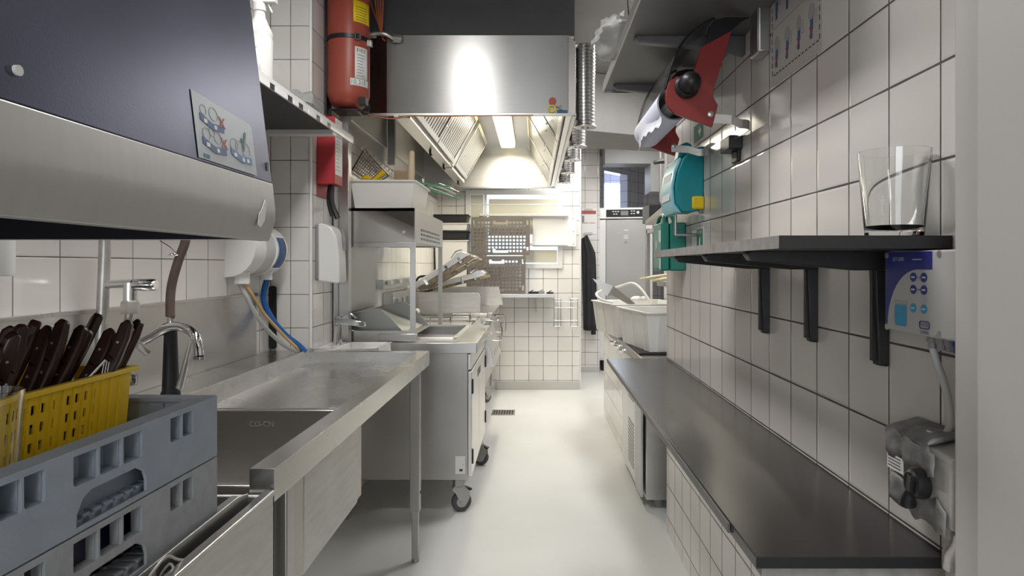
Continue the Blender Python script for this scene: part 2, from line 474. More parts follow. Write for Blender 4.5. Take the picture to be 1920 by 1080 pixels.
# right wall, with the jamb of the doorway the picture is taken from
b = MB(); b.box(WR, WR+0.22, 0.93, 3.20, 0, CEIL); struct(b, 'wall_right', m_tile_right, flat=True)
b = MB(); b.box(0.583, 0.86, 0.855, 0.925, 0, CEIL-0.002); b.box(0.570, 0.86, 0.10, 0.860, 0, CEIL-0.002)
struct(b, 'door_jamb_right', m_jamb, bevel=0.006, seg=3)
b = MB(); b.box(0.86, 0.98, -2.5, 0.94, 0, CEIL); struct(b, 'wall_right_front', m_jamb, flat=True)
b = MB(); b.box(-1.3, 0.98, -2.6, -2.5, 0, CEIL); struct(b, 'wall_front', mat('plain_wall', (0.62, 0.61, 0.59), 0.6), flat=True)
# recess on the right beyond the ledge
b = MB(); b.box(1.14, 1.26, 3.20, 5.85, 0, CEIL); struct(b, 'wall_right_recess', m_tile_right, flat=True)
b = MB(); b.box(1.26, 1.95, 5.75, 5.85, 0, CEIL); struct(b, 'wall_right_step', m_tile_far, flat=True)
b = MB(); b.box(1.85, 1.97, 5.85, 10.9, 0, CEIL); struct(b, 'wall_right_far', m_tile_right, flat=True)
# wall behind the fridge: a slanting wall with a serving opening, meeting a cross wall
def slab(a, c, t, z0, z1, mb):
    a = Vector((a[0], a[1], 0)); c = Vector((c[0], c[1], 0)); d = (c-a).normalized(); n = Vector((-d.y, d.x, 0))*t
    mb.hexa([a+Vector((0,0,z0)), c+Vector((0,0,z0)), c+n+Vector((0,0,z0)), a+n+Vector((0,0,z0)),
             a+Vector((0,0,z1)), c+Vector((0,0,z1)), c+n+Vector((0,0,z1)), a+n+Vector((0,0,z1))])
fa = (0.852, 8.85); fc = (1.60, 9.75)
def fl(t): return (fa[0]+(fc[0]-fa[0])*t, fa[1]+(fc[1]-fa[1])*t)
b = MB()
slab((0.785,8.12), fa, 0.10, 0, CEIL, b)
slab(fl(0), fl(0.12), 0.12, 0, CEIL, b); slab(fl(0.62), fl(1), 0.12, 0, CEIL, b)
slab(fl(0.12), fl(0.62), 0.12, 0, 1.55, b); slab(fl(0.12), fl(0.62), 0.12, 2.56, CEIL, b)
struct(b, 'wall_far_slanting', m_tile_far, flat=True)
b = MB(); b.box(1.58, 1.90, 9.75, 9.87, 0, CEIL); struct(b, 'wall_far', m_tile_far, flat=True)
b = MB(); b.box(0.55, 2.0, 10.55, 10.67, 0, CEIL); struct(b, 'wall_far_room', m_bluetint, flat=True)
b = MB(); b.box(0.43, 0.55, 8.12, 10.67, 0, CEIL); struct(b, 'wall_far_room_side', m_bluetint, flat=True)
# skirtings
b = MB(); b.box(WC+0.6, 0.474, YB-0.012, YB, 0, 0.085); struct(b, 'baseboard_back', m_skirt, bevel=0.002)
b = MB(); b.box(0.474, 0.785, 7.988, 8.0, 0, 0.06); struct(b, 'baseboard_far', m_skirt, bevel=0.002)
# corner beads where the tiles turn
b = MB(); b.cyl((WC, 2.97, 0), (WC, 2.97, CEIL), 0.007, n=10); struct(b, 'trim_1', m_white)
b = MB(); b.cyl((0.474, YB, 0), (0.474, YB, CEIL), 0.008, n=10); struct(b, 'trim_2', m_white)
# soffit above the hood and the boxed ducts over the aisle
b = MB(); b.box(WC+0.002, 0.215, 3.55, YB-0.002, 2.472, CEIL-0.002); struct(b, 'soffit', m_soffit, flat=True)
b = MB()
b.hexa([(0.34,5.00,2.30),(1.138,5.35,2.30),(1.138,5.95,2.30),(0.34,5.75,2.30),(0.34,5.00,2.748),(1.138,5.35,2.748),(1.138,5.95,2.748),(0.34,5.75,2.748)])
one(b, 'ventilation_duct', m_ceil.copy(), 'wide grey boxed duct crossing under the ceiling above the aisle', 'duct', (0.7,5.3,2.3), bevel=0.004)
mm = bpy.data.materials[-1]
b = MB(); b.box(0.80, 1.60, 7.55, 7.85, 2.44, 2.748); b.box(1.32, 1.60, 7.55, 7.95, 2.12, 2.44)
one(b, 'boxed_duct', mat('duct_grey', (0.21,0.21,0.21), 0.5), 'grey stepped duct box above the upright fridge', 'duct', (1.2,7.7,2.12), bevel=0.004)
# ceiling lamps
names = ['long white ceiling lamp over the dish table', 'long white ceiling lamp behind the camera position', 'added white ceiling lamp hidden behind the high shelf',
         'white ceiling lamp at the end of the aisle', 'white ceiling lamp in front of the upright fridge']
for (x, y, sx, sy, pw), nm in zip(LAMPS, names):
    t = thing('ceiling_lamp', nm, 'lamp', (x, y, CEIL-0.075), 'long ceiling lamps')
    b = MB(); b.box(x-sx/2-0.02, x+sx/2+0.02, y-sy/2-0.02, y+sy/2+0.02, CEIL-0.045, CEIL); build(b, 'housing', m_white, t, bevel=0.004)
    b = MB(); b.box(x-sx/2, x+sx/2, y-sy/2, y+sy/2, CEIL-0.075, CEIL-0.045); build(b, 'diffuser', m_lampon, t, bevel=0.01)

# window behind the cooking end
t = thing('window_1', None, None, (0, YB, 1.32)); props(t, kind='structure')
W0, W1, V0, V1 = -0.66, 0.24, 1.30, 2.01
b = MB()
b.plate([(W0-0.05,V0-0.05),(W1+0.05,V0-0.05),(W1+0.05,V1+0.05),(W0-0.05,V1+0.05)], [[(W0,V0),(W1,V0),(W1,V1),(W0,V1)]], (0,YB,0), (1,0,0), (0,0,1), 0.03)
b.box(-0.52,-0.49,YB-0.03,YB,V0,V1); b.box(W0,W1,YB-0.028,YB,1.90,1.915)
f = build(b, 'window_frame', m_white, t, bevel=0.003)
b = MB(); b.box(W0,W1,YB-0.012,YB-0.008,V0,V1); build(b, 'pane', m_sky, t)
b = MB(); b.box(-0.47,0.235,YB-0.026,YB-0.014,1.60,1.965); b.box(-0.12,0.235,YB-0.026,YB-0.014,1.31,1.44)
b.box(W0+0.002,-0.525,YB-0.026,YB-0.014,V0+0.002,V1-0.002); build(b, 'cream_panel', m_cream, t)

# added window behind the camera, put there to light what faces it
t = thing('fill_window', None, None, (-0.25, -2.5, 0.8)); props(t, kind='structure')
b = MB(); b.plate([(-0.97,0.73),(0.47,0.73),(0.47,2.17),(-0.97,2.17)], [[(-0.90,0.80),(0.40,0.80),(0.40,2.10),(-0.90,2.10)]], (0,-2.46,0), (1,0,0), (0,0,1), 0.04); b.box(-0.27,-0.23,-2.5,-2.47,0.8,2.1); build(b, 'window_frame', m_white, t, bevel=0.003)
b = MB(); b.box(-0.90,0.40,-2.499,-2.49,0.80,2.10); build(b, 'pane', m_sky, t)

# floor drain
t = thing('floor_drain', 'small slotted metal drain grate set in the pale floor', 'drain', (-0.27, 5.78, 0))
b = MB()
holes = [rr(-0.355+i*0.0225, 5.70, -0.343+i*0.0225, 5.86) for i in range(8)]
b.plate(rr(-0.37,5.68,-0.17,5.88), holes, (0,0,0.001), (1,0,0), (0,1,0), 0.004); build(b, 'grate', m_ssd, t)
b = MB(); b.box(-0.365,-0.175,5.685,5.875,0.0003,0.0011); build(b, 'sump', mat('drain_brown',(0.05,0.035,0.025),0.8), t)

# ============================================================ DISH TABLE (left)
TX0, TX1 = WL+0.012, -0.466
t = thing('dish_table', 'stainless steel dish table with sunken tray and sink in front of the left wall', 'table', (-0.82, 2.05, 0))
b = MB()
b.box(TX0, -0.995, 1.24, 2.94, 0.878, 0.905)                 # rear ledge
b.box(-0.997, -0.985, 1.24, 2.95, 0.852, 0.915)              # lip
b.box(-0.99, -0.50, 1.97, 2.92, 0.848, 0.858)                # tray floor
b.hexa([(-0.985,1.24,0.857),(-0.975,1.24,0.857),(-0.975,2.91,0.857),(-0.985,2.91,0.857),(-0.985,1.24,0.913),(-0.984,1.24,0.913),(-0.984,2.91,0.913),(-0.985,2.91,0.913)])
build(b, 'tabletop', m_sstop, t, bevel=0.002)
b = MB()
b.hexa([(-0.530,1.236,0.84),(-0.484,1.236,0.84),(TX1,2.95,0.84),(-0.512,2.95,0.84),(-0.530,1.236,0.902),(-0.484,1.236,0.902),(TX1,2.95,0.902),(-0.512,2.95,0.902)])                 # front rim, boxed
b.box(-0.99, -0.512, 2.905, 2.95, 0.84, 0.902)               # far rim
build(b, 'rim', m_ssx, t, bevel=0.003)
b = MB()                                                       # sink bowl, open at the top
for q in ((-0.985,-0.515,1.95,1.972,0.60,0.856),(-0.985,-0.515,1.28,1.30,0.60,0.856),(-0.985,-0.965,1.28,1.972,0.60,0.878),(-0.535,-0.513,1.28,1.972,0.60,0.856),(-0.985,-0.515,1.28,1.972,0.725,0.74)):
    b.box(*q)
sk = build(b, 'sink_bowl', m_sink, t, bevel=0.003)
lettering('CO-CN', (-0.80,1.9495,0.815), (1,0,0), (0,0,1), 0.022, m_greyp, t, name='stamped_mark')
b = MB(); b.box(-0.53,-0.512,1.47,1.93,0.59,0.845); b.box(-0.95,-0.53,1.90,1.93,0.59,0.62); build(b, 'sink_skirt', m_ssrough, t, bevel=0.012, label='scuffed pale outer panel of the sink')
for (x, y) in ((-0.515,2.875),(-0.505,1.32),(-1.08,2.85),(-1.08,1.32)):
    b = MB(); b.box(x-0.021,x+0.021,y-0.021,y+0.021,0.22,0.845); l = build(b, 'leg', m_ssd, t, bevel=0.003)
    b = MB(); b.box(x-0.014,x+0.014,y-0.014,y+0.014,0.012,0.23); b.cyl((x,y,0),(x,y,0.014),0.017,n=14); build(b, 'foot', m_ssd, l, bevel=0.002)
b = MB(); b.cyl((-0.494,2.875,0.30),(-0.4915,2.875,0.30),0.007,n=10); build(b, 'bolt', m_black, t)
# backsplash on the wall
b = MB(); b.box(WL+0.002, WL+0.010, -0.3, 2.80, 0.878, 1.163); b.box(WL+0.002,WL+0.016,-0.3,2.80,1.155,1.165)
one(b, 'backsplash', m_ss, 'stainless backsplash with steamy white streaks on the left wall above the table ledge', 'backsplash', (WL,1.5,0.878), bevel=0.001)
b = MB(); b.T = None
b.plate(rr(-1.178,0.91,-1.145,1.19,0.012), [], (0,2.955,0), (1,0,0), (0,0,1), 0.008); 
one(b, 'rubber_strip', m_black, 'short dark rounded strip upright against the tiled pillar', 'strip', (-1.16,2.955,0.91))

# ---------------- pre-rinse faucet
t = thing('pre_rinse_faucet', 'chrome swan-neck tap with thick black post standing on the table ledge', 'faucet', (-1.04, 1.90, 0.905))
b = MB(); b.lathe([(0.026,0),(0.026,0.012),(0.0225,0.02),(0.020,0.10),(0.017,0.19),(0.020,0.20),(0.0205,0.208),(0.012,0.212)], (-1.04,1.90,0.905)); build(b, 'post', m_black, t)
q = [P(246,648,1.90), P(275,636,1.88), P(300,622,1.86), P(325,612,1.84), P(350,616,1.82), P(368,634,1.80), P(373,668,1.79)]
b = MB(); b.tube(q, 0.0125, 14, 6); b.cyl(q[-1], q[-1]+Vector((0,0,-0.008)), 0.0145, n=16)
b.cyl((-1.04,1.90,1.10),(-1.04,1.90,1.19),0.009,n=14); build(b, 'spout', m_chrome, t)
b = MB(); b.tube([P(336,728,1.86), P(346,690,1.86), P(357,642,1.86)], [0.010,0.0085,0.004], 10); build(b, 'lever', m_galv, t)
b = MB(); b.tube([(-1.04,1.90,1.14), P(319,590,1.9), P(321,540,1.9), P(334,490,1.9), P(346,458,1.9), P(352,430,1.9)], 0.0125, 12, 5); build(b, 'hose', m_hose, t)
b = MB(); b.tube([P(330,477,1.9)+Vector((0.018*math.cos(a),0.018*math.sin(a),0.003*math.sin(a))) for a in [k*PI/6 for k in range(12)]], 0.0022, 6, 2, closed=True)
b.tube([P(331,476,1.9), P(318,463,1.9), P(300,452,1.9)], 0.0022, 6); build(b, 'wire_clip', m_chrome, t)
# water pipe and valve
t = thing('water_pipe', 'worn grey water pipe running up the tiled left wall behind the cutlery', 'pipe', (-1.13,1.74,0.905))
b = MB(); b.tube([P(188,760,1.74),P(190,640,1.74),P(193,560,1.74),P(196,480,1.74),P(197,430,1.74)], 0.0145, 14, 4); build(b, 'riser', m_galv, t)
b = MB(); b.cyl(P(200,533,1.72),P(250,532,1.71),0.011,n=14); b.cyl(P(244,530,1.71),P(244,566,1.71),0.016,0.016,n=16); build(b, 'valve_body', m_chrome, t)
b = MB(); b.lathe([(0.0145,0),(0.0155,0.004),(0.0155,0.05),(0.012,0.056)], P(252,534,1.71), (1,0,0)); build(b, 'valve_handle', m_chrome, t)
b = MB(); b.lathe([(0.022,0),(0.022,0.028),(0.018,0.034)], P(244,588,1.71), (0,0,1), n=6); build(b, 'nut', m_galv, t)
b = MB(); b.tube([P(243,588,1.71),P(242,612,1.72),P(252,640,1.80),P(275,660,1.86)], 0.011, 12); build(b, 'elbow', m_galv, t)
b = MB(); b.lathe([(0.012,0),(0.014,0.01),(0.014,0.03),(0.008,0.034)], P(247,722,1.80)); b.ball(P(248,706,1.8),0.012,12)
one(b, 'small_valve', m_chrome, 'tiny white valve knob behind the yellow basket corner', 'valve', P(247,722,1.80))
b = MB(); b.lathe([(0.018,0),(0.020,0.006),(0.020,0.16)], P(8,518,1.43))
one(b, 'white_tube', m_white, 'short white tube hanging on the tiles under the dishwasher hood', 'tube', P(8,518,1.43))

# ---------------- dosing pumps on the left wall
t = thing('dosing_pump', 'white rounded double dispenser with blue label and hoses on the left wall', 'dispenser', (WL, 2.5, 1.23))
def pumpprof(R):
    pts = [(0,-R*0.88)]
    for k in range(13):
        a = -PI/2+PI*k/12
        pts.append((0.005+R*math.cos(a)*0.90, R*math.sin(a)*0.88))
    pts += [(0,R*0.88)]
    return pts
zc = 1.345
b = MB(); b.plate(pumpprof(0.125), [], (WL,2.64,zc), (1,0,0), (0,0,1), 0.11); build(b, 'housing', m_white, t, bevel=0.008, seg=3)
b = MB(); b.plate(pumpprof(0.115), [], (WL,2.76,zc), (1,0,0), (0,0,1), 0.12); build(b, 'middle_ring', m_ltgrey, t, bevel=0.008, seg=3)
b = MB(); b.plate(pumpprof(0.122), [], (WL,2.87,zc), (1,0,0), (0,0,1), 0.11); build(b, 'rear_housing', m_white, t, bevel=0.008, seg=3)
b = MB()
vs = []
n = 10
for j in range(n+1):
    a = -0.75+1.25*j/n
    for y in (2.775, 2.85): vs.append((WL+0.005+0.1225*0.9*math.cos(a)+0.001, y, zc+0.1225*0.88*math.sin(a)))
b.add(vs, [(2*j,2*j+2,2*j+3,2*j+1) for j in range(n)]); build(b, 'blue_label', m_bluep, t, solid=0.0006, label='blue information label')
b = MB(); b.cyl((WL+0.045,2.575,zc-0.09),(WL+0.045,2.575,zc-0.135),0.030); build(b, 'nozzle', m_white, t)
b = MB(); b.cyl((WL+0.045,2.81,zc-0.09),(WL+0.045,2.81,zc-0.125),0.026); build(b, 'nozzle', m_white, t)
h0 = Vector((WL+0.045,2.575,zc-0.13)); h1 = Vector((WL+0.05,2.81,zc-0.12)); he = P(573,660,2.86)
b = MB(); b.tube([h1, P(494,560,2.82), P(510,598,2.83), P(535,628,2.84), P(558,646,2.85), he], 0.0125, 12, 6); build(b, 'blue_hose', m_blue, t, label='blue hose')
b = MB(); b.tube([h0+Vector((0.008,0,0)), P(470,548,2.6), P(497,590,2.7), P(535,632,2.80), he+Vector((-0.015,0,0))], 0.0065, 10, 6); build(b, 'tan_tube', m_tan, t, label='tan plastic tube')
b = MB(); b.tube([h0+Vector((-0.01,0,0)), P(463,558,2.58), P(490,605,2.66), P(530,645,2.78), he+Vector((-0.03,0,0))], 0.009, 10, 6); build(b, 'clear_hose', m_clear, t, label='clear grey hose')

# ---------------- hand basin, soap, behind the table
t = thing('hand_basin', 'small white ceramic hand basin fixed behind the far end of the dish table', 'basin', (WC+0.15, 3.2, 0.82))
b = MB()
bx0, bx1, by0, by1, bz0, bz1 = WC+0.002, -0.705, 3.0, 3.27, 0.825, 0.905
b.box(bx0,bx1,by0,by1,bz0,bz0+0.02); b.box(bx0,bx1,by0,by0+0.02,bz0,bz1); b.box(bx0,bx1,by1-0.02,by1,bz0,bz1)
b.box(bx1-0.02,bx1,by0,by1,bz0,bz1); b.box(bx0,bx0+0.10,by0,by1,bz0,bz1)
build(b, 'bowl', m_whitec, t, bevel=0.005, seg=3)
b = MB(); b.box(-0.79,-0.765,2.9992,2.9998,0.862,0.886); build(b, 'yellowed_sticker', mat('old_sticker',(0.42,0.36,0.20),0.6), t)
lettering('Ifö', (-0.975,3.0,0.86), (1,0,0), (0,0,1), 0.016, m_greyp, t, align='LEFT', name='maker_mark')
c = Vector((-0.93,3.14,0.905))
b = MB(); b.tube([c, c+Vector((0.006,0,0.08)), c+Vector((0.012,0,0.128))], [0.022,0.018,0.016], 16, 3)
b.hexa([c+Vector(p) for p in ((-0.012,-0.018,0.105),(0.13,-0.013,0.085),(0.13,0.013,0.085),(-0.012,0.018,0.105),(-0.012,-0.018,0.135),(0.13,-0.013,0.108),(0.13,0.013,0.108),(-0.012,0.018,0.135))])
b.tube([c+Vector((0.0,0,0.125)), c+Vector((0.05,0,0.15)), c+Vector((0.09,0,0.125))], 0.006, 10)
one(b, 'basin_tap', m_chrome, 'chrome single-lever tap standing on the small white basin', 'tap', c, bevel=0.002)
t = thing('soap_dispenser', 'white curved soap dispenser with grey back on the tiled pillar side', 'dispenser', (WC, 3.12, 1.21))
b = MB(); b.box(WC,WC+0.016,3.03,3.145,1.215,1.465); build(b, 'back_plate', m_grey, t, bevel=0.006)
pr = [(0.014,0.0),(0.105,-0.012),(0.112,0.0),(0.108,0.12),(0.098,0.20),(0.075,0.245),(0.04,0.262),(0.014,0.262)]
b = MB(); b.plate(pr, [], (WC,3.145,1.21), (1,0,0), (0,0,1), 0.118); build(b, 'cover', m_white, t, bevel=0.010, seg=3)
b = MB(); b.tube([(WC+0.108,3.085,1.45),(WC+0.116,3.085,1.40),(WC+0.118,3.085,1.35)], [0.004,0.010,0.006], 10); build(b, 'push_strip', m_grey, t, label='dark oval viewing strip')
# ---------------- red pull box + cylinder
t = thing('fire_release_box', 'red metal box with printed instructions on the pillar beside the steel post', 'box', (WC, 3.1, 1.63))
b = MB(); b.box(WC+0.001,WC+0.004,3.05,3.27,1.60,1.97); build(b, 'back_plate', m_redbox, t)
b = MB(); b.box(WC+0.004,WC+0.085,3.045,3.17,1.655,1.965); build(b, 'box_body', m_redbox, t, bevel=0.003)
b = MB(); b.box(WC+0.085,WC+0.0862,3.055,3.16,1.70,1.96); build(b, 'instruction_sheet', m_paper, t)
for k in range(9):
    pass
b = MB()
for k in range(14):
    z = 1.945-k*0.017; b.box(WC+0.0862,WC+0.0866,3.065,3.10+0.05*random.random(),z-0.003,z)
build(b, 'printed_lines', m_greyp, t)
b = MB(); b.tube([(WC+0.06,3.09,1.655),(WC+0.055,3.09,1.60),(WC+0.065,3.09,1.55),(WC+0.085,3.09,1.50)], [0.012,0.014,0.012,0.013], 8)
b.tube([(WC+0.045,3.10,1.655),(WC+0.04,3.10,1.58),(WC+0.055,3.10,1.51)], [0.008,0.010,0.008], 8); build(b, 'pull_strap', m_black, t)
cx, cy, cr = -0.895, 3.20, 0.100
t = thing('fire_suppression_cylinder', 'large red pressure cylinder strapped to the pillar left of the hood', 'cylinder', (cx, cy, 2.02))
b = MB(); b.lathe([(0.03,0.0),(0.060,0.004),(0.088,0.03),(0.097,0.055),(0.0985,0.062),(cr,0.07),(cr,0.56),(0.085,0.62),(0.05,0.65),(0.03,0.66)], (cx,cy,2.03), n=48); build(b, 'tank', m_redp, t)
def arc_label(a0, a1, z0, z1, r, m, name, n=12):
    b = MB(); vs = []
    for j in range(n+1):
        a = math.radians(a0+(a1-a0)*j/n)
        for z in (z0, z1): vs.append((cx+r*math.cos(a), cy+r*math.sin(a), z))
    b.add(vs, [(2*j,2*j+2,2*j+3,2*j+1) for j in range(n)])
    return build(b, name, m, t, solid=0.0008)
arc_label(-62, -5, 2.425, 2.525, cr+0.001, m_ygp, 'yellow_label')
arc_label(-58, -15, 2.16, 2.31, cr+0.001, m_paper, 'instruction_label')
arc_label(-70, -12, 2.125, 2.158, cr+0.001, m_paper, 'volume_label')
for k in range(8):
    arc_label(-52, -28-random.random()*8, 2.27-k*0.014, 2.273-k*0.014, cr+0.0022, m_greyp, 'printed_line', 5)
for k in range(6):
    arc_label(-56, -20, 2.495-k*0.012, 2.497-k*0.012, cr+0.0022, m_inkp, 'printed_line', 5)
a = math.radians(-52); u = Vector((-math.sin(a), math.cos(a), 0))
for s, ang, z, sz, mm in (('1','-66',2.142,0.028,m_sign),('0','-58',2.142,0.028,m_sign),('3','-45',2.142,0.028,m_sign),('1','-37',2.142,0.028,m_sign),('0','-29',2.142,0.028,m_sign),('F','-50',2.292,0.022,m_inkp),('I','-44',2.292,0.022,m_redp2),('R','-38',2.292,0.022,m_redp2),('E','-30',2.292,0.022,m_redp2)):
    a = math.radians(float(ang)); lettering(s, (cx+(cr+0.002)*math.cos(a), cy+(cr+0.002)*math.sin(a), z), (-math.sin(a), math.cos(a), 0), (0,0,1), sz, mm, t)
b = MB(); b.lathe([(cr+0.0005,0),(cr+0.003,0.001),(cr+0.003,0.021),(cr+0.0005,0.022)], (cx,cy,2.345), n=48, cap=False); st = build(b, 'strap', m_black, t)
a = math.radians(-52); bc = Vector((cx+(cr+0.006)*math.cos(a), cy+(cr+0.006)*math.sin(a), 2.356)); U = Vector((-math.sin(a), math.cos(a), 0))
b = MB(); b.plate(rr(-0.015,-0.018,0.015,0.018,0.004), [rr(-0.009,-0.012,0.009,0.012)], bc, U, (0,0,1), 0.004); build(b, 'buckle', m_chrome, st)
a = math.radians(-12); bc = Vector((cx+(cr+0.008)*math.cos(a), cy+(cr+0.008)*math.sin(a), 2.345))
b = MB(); b.box(bc.x-0.012,bc.x+0.014,bc.y-0.012,bc.y+0.012,bc.z-0.02,bc.z+0.012); build(b, 'clamp', m_galv, t, bevel=0.004)
b = MB(); b.box(WC+0.001,WC+0.012,3.16,3.24,2.0,2.60); b.tube([(WC+0.01,3.2,2.012),(cx-0.06,3.12,2.012),(cx+0.06,3.12,2.012),(cx+0.095,3.2,2.02),(cx+0.095,3.2,2.06)], 0.005, 8, 2)
b.box(cx-0.055,cx+0.055,3.13,3.24,2.008,2.02); b.box(cx+0.07,cx+0.105,3.11,3.16,2.035,2.07); build(b, 'bracket', m_black, t, bevel=0.002)
# ---------------- left wall shelf
t = thing('wall_shelf', 'shelf with dark underside and taped edge high on the left wall', 'shelf', (-1.03, 2.2, 1.88))
b = MB(); b.box(WL,-0.885,1.35,2.94,1.878,1.898); build(b, 'board', mat('shelf_dark',(0.045,0.043,0.043),0.5,vary=0.2,vscale=8), t)
b = MB(); b.box(-0.885,-0.877,1.35,3.22,1.870,1.904); build(b, 'edge_strip', m_white, t)
b = MB(); b.box(WL,-0.885,2.92,2.965,1.855,1.90); build(b, 'cleat', m_white, t, bevel=0.003)
for (y, l) in ((2.13,0.07),(2.24,0.12),(2.42,0.05),(2.58,0.09),(2.74,0.07)):
    b = MB(); b.box(-0.8772,-0.8755,y,y+l,1.868,1.886); build(b, 'price_tag', m_paper, t)
for y in (2.20,2.36,2.47,2.67,2.81):
    b = MB(); b.box(-0.8772,-0.8757,y,y+0.045,1.868,1.888); build(b, 'black_tape', m_black, t)
t = thing('spray_bottle', 'tall white bottle with a trigger cap standing on the high left shelf', 'bottle', (-1.02, 2.42, 1.898))
b = MB(); b.lathe([(0.043,0),(0.046,0.01),(0.046,0.20),(0.043,0.215),(0.046,0.222),(0.044,0.232),(0.020,0.285),(0.017,0.31)], (-1.0,2.42,1.898)); build(b, 'body', m_white, t)
b = MB(); b.lathe([(0.022,0),(0.022,0.03),(0.015,0.035)], (-1.0,2.42,2.205)); b.box(-1.02,-0.94,2.405,2.435,2.235,2.262); b.tube([(-0.97,2.42,2.235),(-0.955,2.42,2.20)],0.004,6,0); build(b, 'spray_head', m_white, t, bevel=0.003)
b = MB()
vs = [(-1.0+0.0466*math.cos(math.radians(x)), 2.42+0.0466*math.sin(math.radians(x)), z) for x in (-118,-100,-82,-64) for z in (1.94,2.08)]
b.add(vs, [(2*j,2*j+2,2*j+3,2*j+1) for j in range(3)]); lb = build(b, 'paper_label', m_paper, t, solid=0.0005)
b = MB()
for k in range(9): b.box(-1.018,-0.998+0.008*random.random(),2.3725,2.3735,2.06-k*0.013,2.0625-k*0.013)
build(b, 'printed_lines', m_greyp, t)
def crumple(c, s, seed, n=24):
    rnd = random.Random(seed); ks = [(Vector((rnd.uniform(-1,1),rnd.uniform(-1,1),rnd.uniform(-1,1))).normalized(), rnd.uniform(2,7), rnd.uniform(0,6)) for _ in range(9)]
    b = MB(); b.ball((0,0,0), 1, n)
    v2 = []
    for p in b.v:
        k = 1+0.10*sum(math.sin(d.dot(p)*f*2+ph) for d, f, ph in ks)/2
        v2.append(Vector((p.x*k*s[0], p.y*k*s[1], p.z*k*s[2]))+Vector(c))
    b.v = v2; return b
one(crumple((-0.97,2.78,1.955),(0.07,0.12,0.05),3), 'plastic_bag', m_film, 'small clear plastic bag lying on the high left shelf', 'bag', (-0.97,2.78,1.90))

# ============================================================ DISHWASHER (left front)
t = thing('dishwasher', 'hood dishwasher with lifted steel hood coloured like a dark reflection and brushed lower band', 'dishwasher', (-0.82, 0.75, 0))
hb = MB()
X0, X1 = -1.12, -0.4986; YN, YF = 0.12, 1.25
def prof(y):  # front face profile x(z)
    return [(-0.4986,1.326),(-0.486,1.372),(-0.4916,1.434)]
b = MB()
pts = [(-0.4986,1.326),(-0.4865,1.365),(-0.4865,1.385),(-0.4916,1.434)]
inner = [(x-0.018,z) for x, z in reversed(pts)]
b.plate(pts+inner, [], (0,YF,0), (1,0,0), (0,0,1), YF-YN); build(b, 'lower_band', m_hoodband, t, bevel=0.002)
b = MB(); b.plate([(-0.4930,1.434),(-0.565,2.03),(-0.583,2.03),(-0.511,1.434)], [], (0,YF,0), (1,0,0), (0,0,1), YF-YN); hoodp = build(b, 'hood_front', m_hood_reflect, t, bevel=0.002)
b = MB()
b.plate([(-0.500,1.328),(-0.4925,1.42),(-0.567,2.03),(-1.10,2.03),(-1.10,1.328)], [], (0,YF,0), (1,0,0), (0,0,1), 0.012)
b.plate([(-0.500,1.328),(-0.4925,1.42),(-0.567,2.03),(-1.10,2.03),(-1.10,1.328)], [], (0,YN+0.012,0), (1,0,0), (0,0,1), 0.012)
b.box(-1.10,-1.085,YN,YF,1.328,2.03); b.box(-1.10,-0.567,YN,YF,2.03,2.045)
build(b, 'hood_sides', m_ss, t, bevel=0.001)
b = MB(); b.box(-1.085,-0.52,YN+0.015,YF-0.015,1.62,1.63); b.box(-1.083,-0.526,YF-0.020,YF-0.0135,1.329,1.62); b.box(-1.084,-1.08,YN+0.015,YF-0.015,1.329,1.62); build(b, 'hood_shade_sheets', m_darkin, t)  # dark sheets added inside the hood in place of shade
b = MB(); b.plate([(-0.5195,1.330),(-0.5125,1.43),(-0.535,1.62),(-0.545,1.62),(-0.5225,1.43),(-0.5255,1.330)], [], (0,YF-0.014,0), (1,0,0), (0,0,1), YF-YN-0.03); build(b, 'hood_shade_front', m_darkin, t)  # dark sheet behind the hood front, shade put into its colour
def hx(z): return -0.4930-(z-1.434)*0.1208+0.0006
# stud and slot on the hood, torn sticker
b = MB(); z=1.28+368*0.0; 
pz = 1.28+366*0.511/FPX*1.0
b.cyl((hx(1.467)-0.001,0.637,1.467),(hx(1.467)+0.003,0.637,1.467),0.0052,n=14); build(b, 'stud', m_white, t)
b = MB(); b.plate(rr(1.228,1.455,1.236,1.472,0.003), [], (hx(1.463),0,0), (0,1,0), (0,0,1), 0.001); build(b, 'slot', m_black, t)
b = MB(); b.plate([(1.165,1.352),(1.178,1.348),(1.195,1.362),(1.204,1.392),(1.196,1.399),(1.180,1.378),(1.170,1.372)], [], (-0.4855,0,0), (0,1,0), (0,0,1), 0.001); build(b, 'torn_sticker', m_paper, t)
# poster with loading pictures, a printed plate on the slanting hood
nrm = Vector((1,0,0.1208)).normalized(); up = Vector((-0.1208,0,1)).normalized(); rt = Vector((0,1,0))
O = Vector((hx(1.439),0.975,1.439))+nrm*0.0004
def sheet(name, poly, m, lift, holes=()):
    b = MB(); sq = lambda l: [(p[0], p[1]*0.79) for p in l]; b.plate(sq(poly), [sq(h) for h in holes], O+nrm*lift, rt, up, 0.0004)
    o = build(b, name, m, t, flat=True); return o
PW, PH = 0.205, 0.128
ps = sheet('loading_poster', [(0,0),(PW,0),(PW,PH*0.84),(PW-0.008,PH*0.9),(0.0,PH)], m_poster, 0)
ps.parent = t
def pic(u, v, wv, m):
    sheet('picture_rack', [(u,v+0.012),(u+wv*0.5,v),(u+wv,v+0.004),(u+wv,v+0.018),(u+wv*0.5,v+0.014),(u,v+0.026)], m, 0.0008)
pic(0.018,0.064,0.075,m_bluep); pic(0.018,0.018,0.075,m_bluep); pic(0.11,0.018,0.078,mat('print_blue2',(0.08,0.17,0.36),0.5))
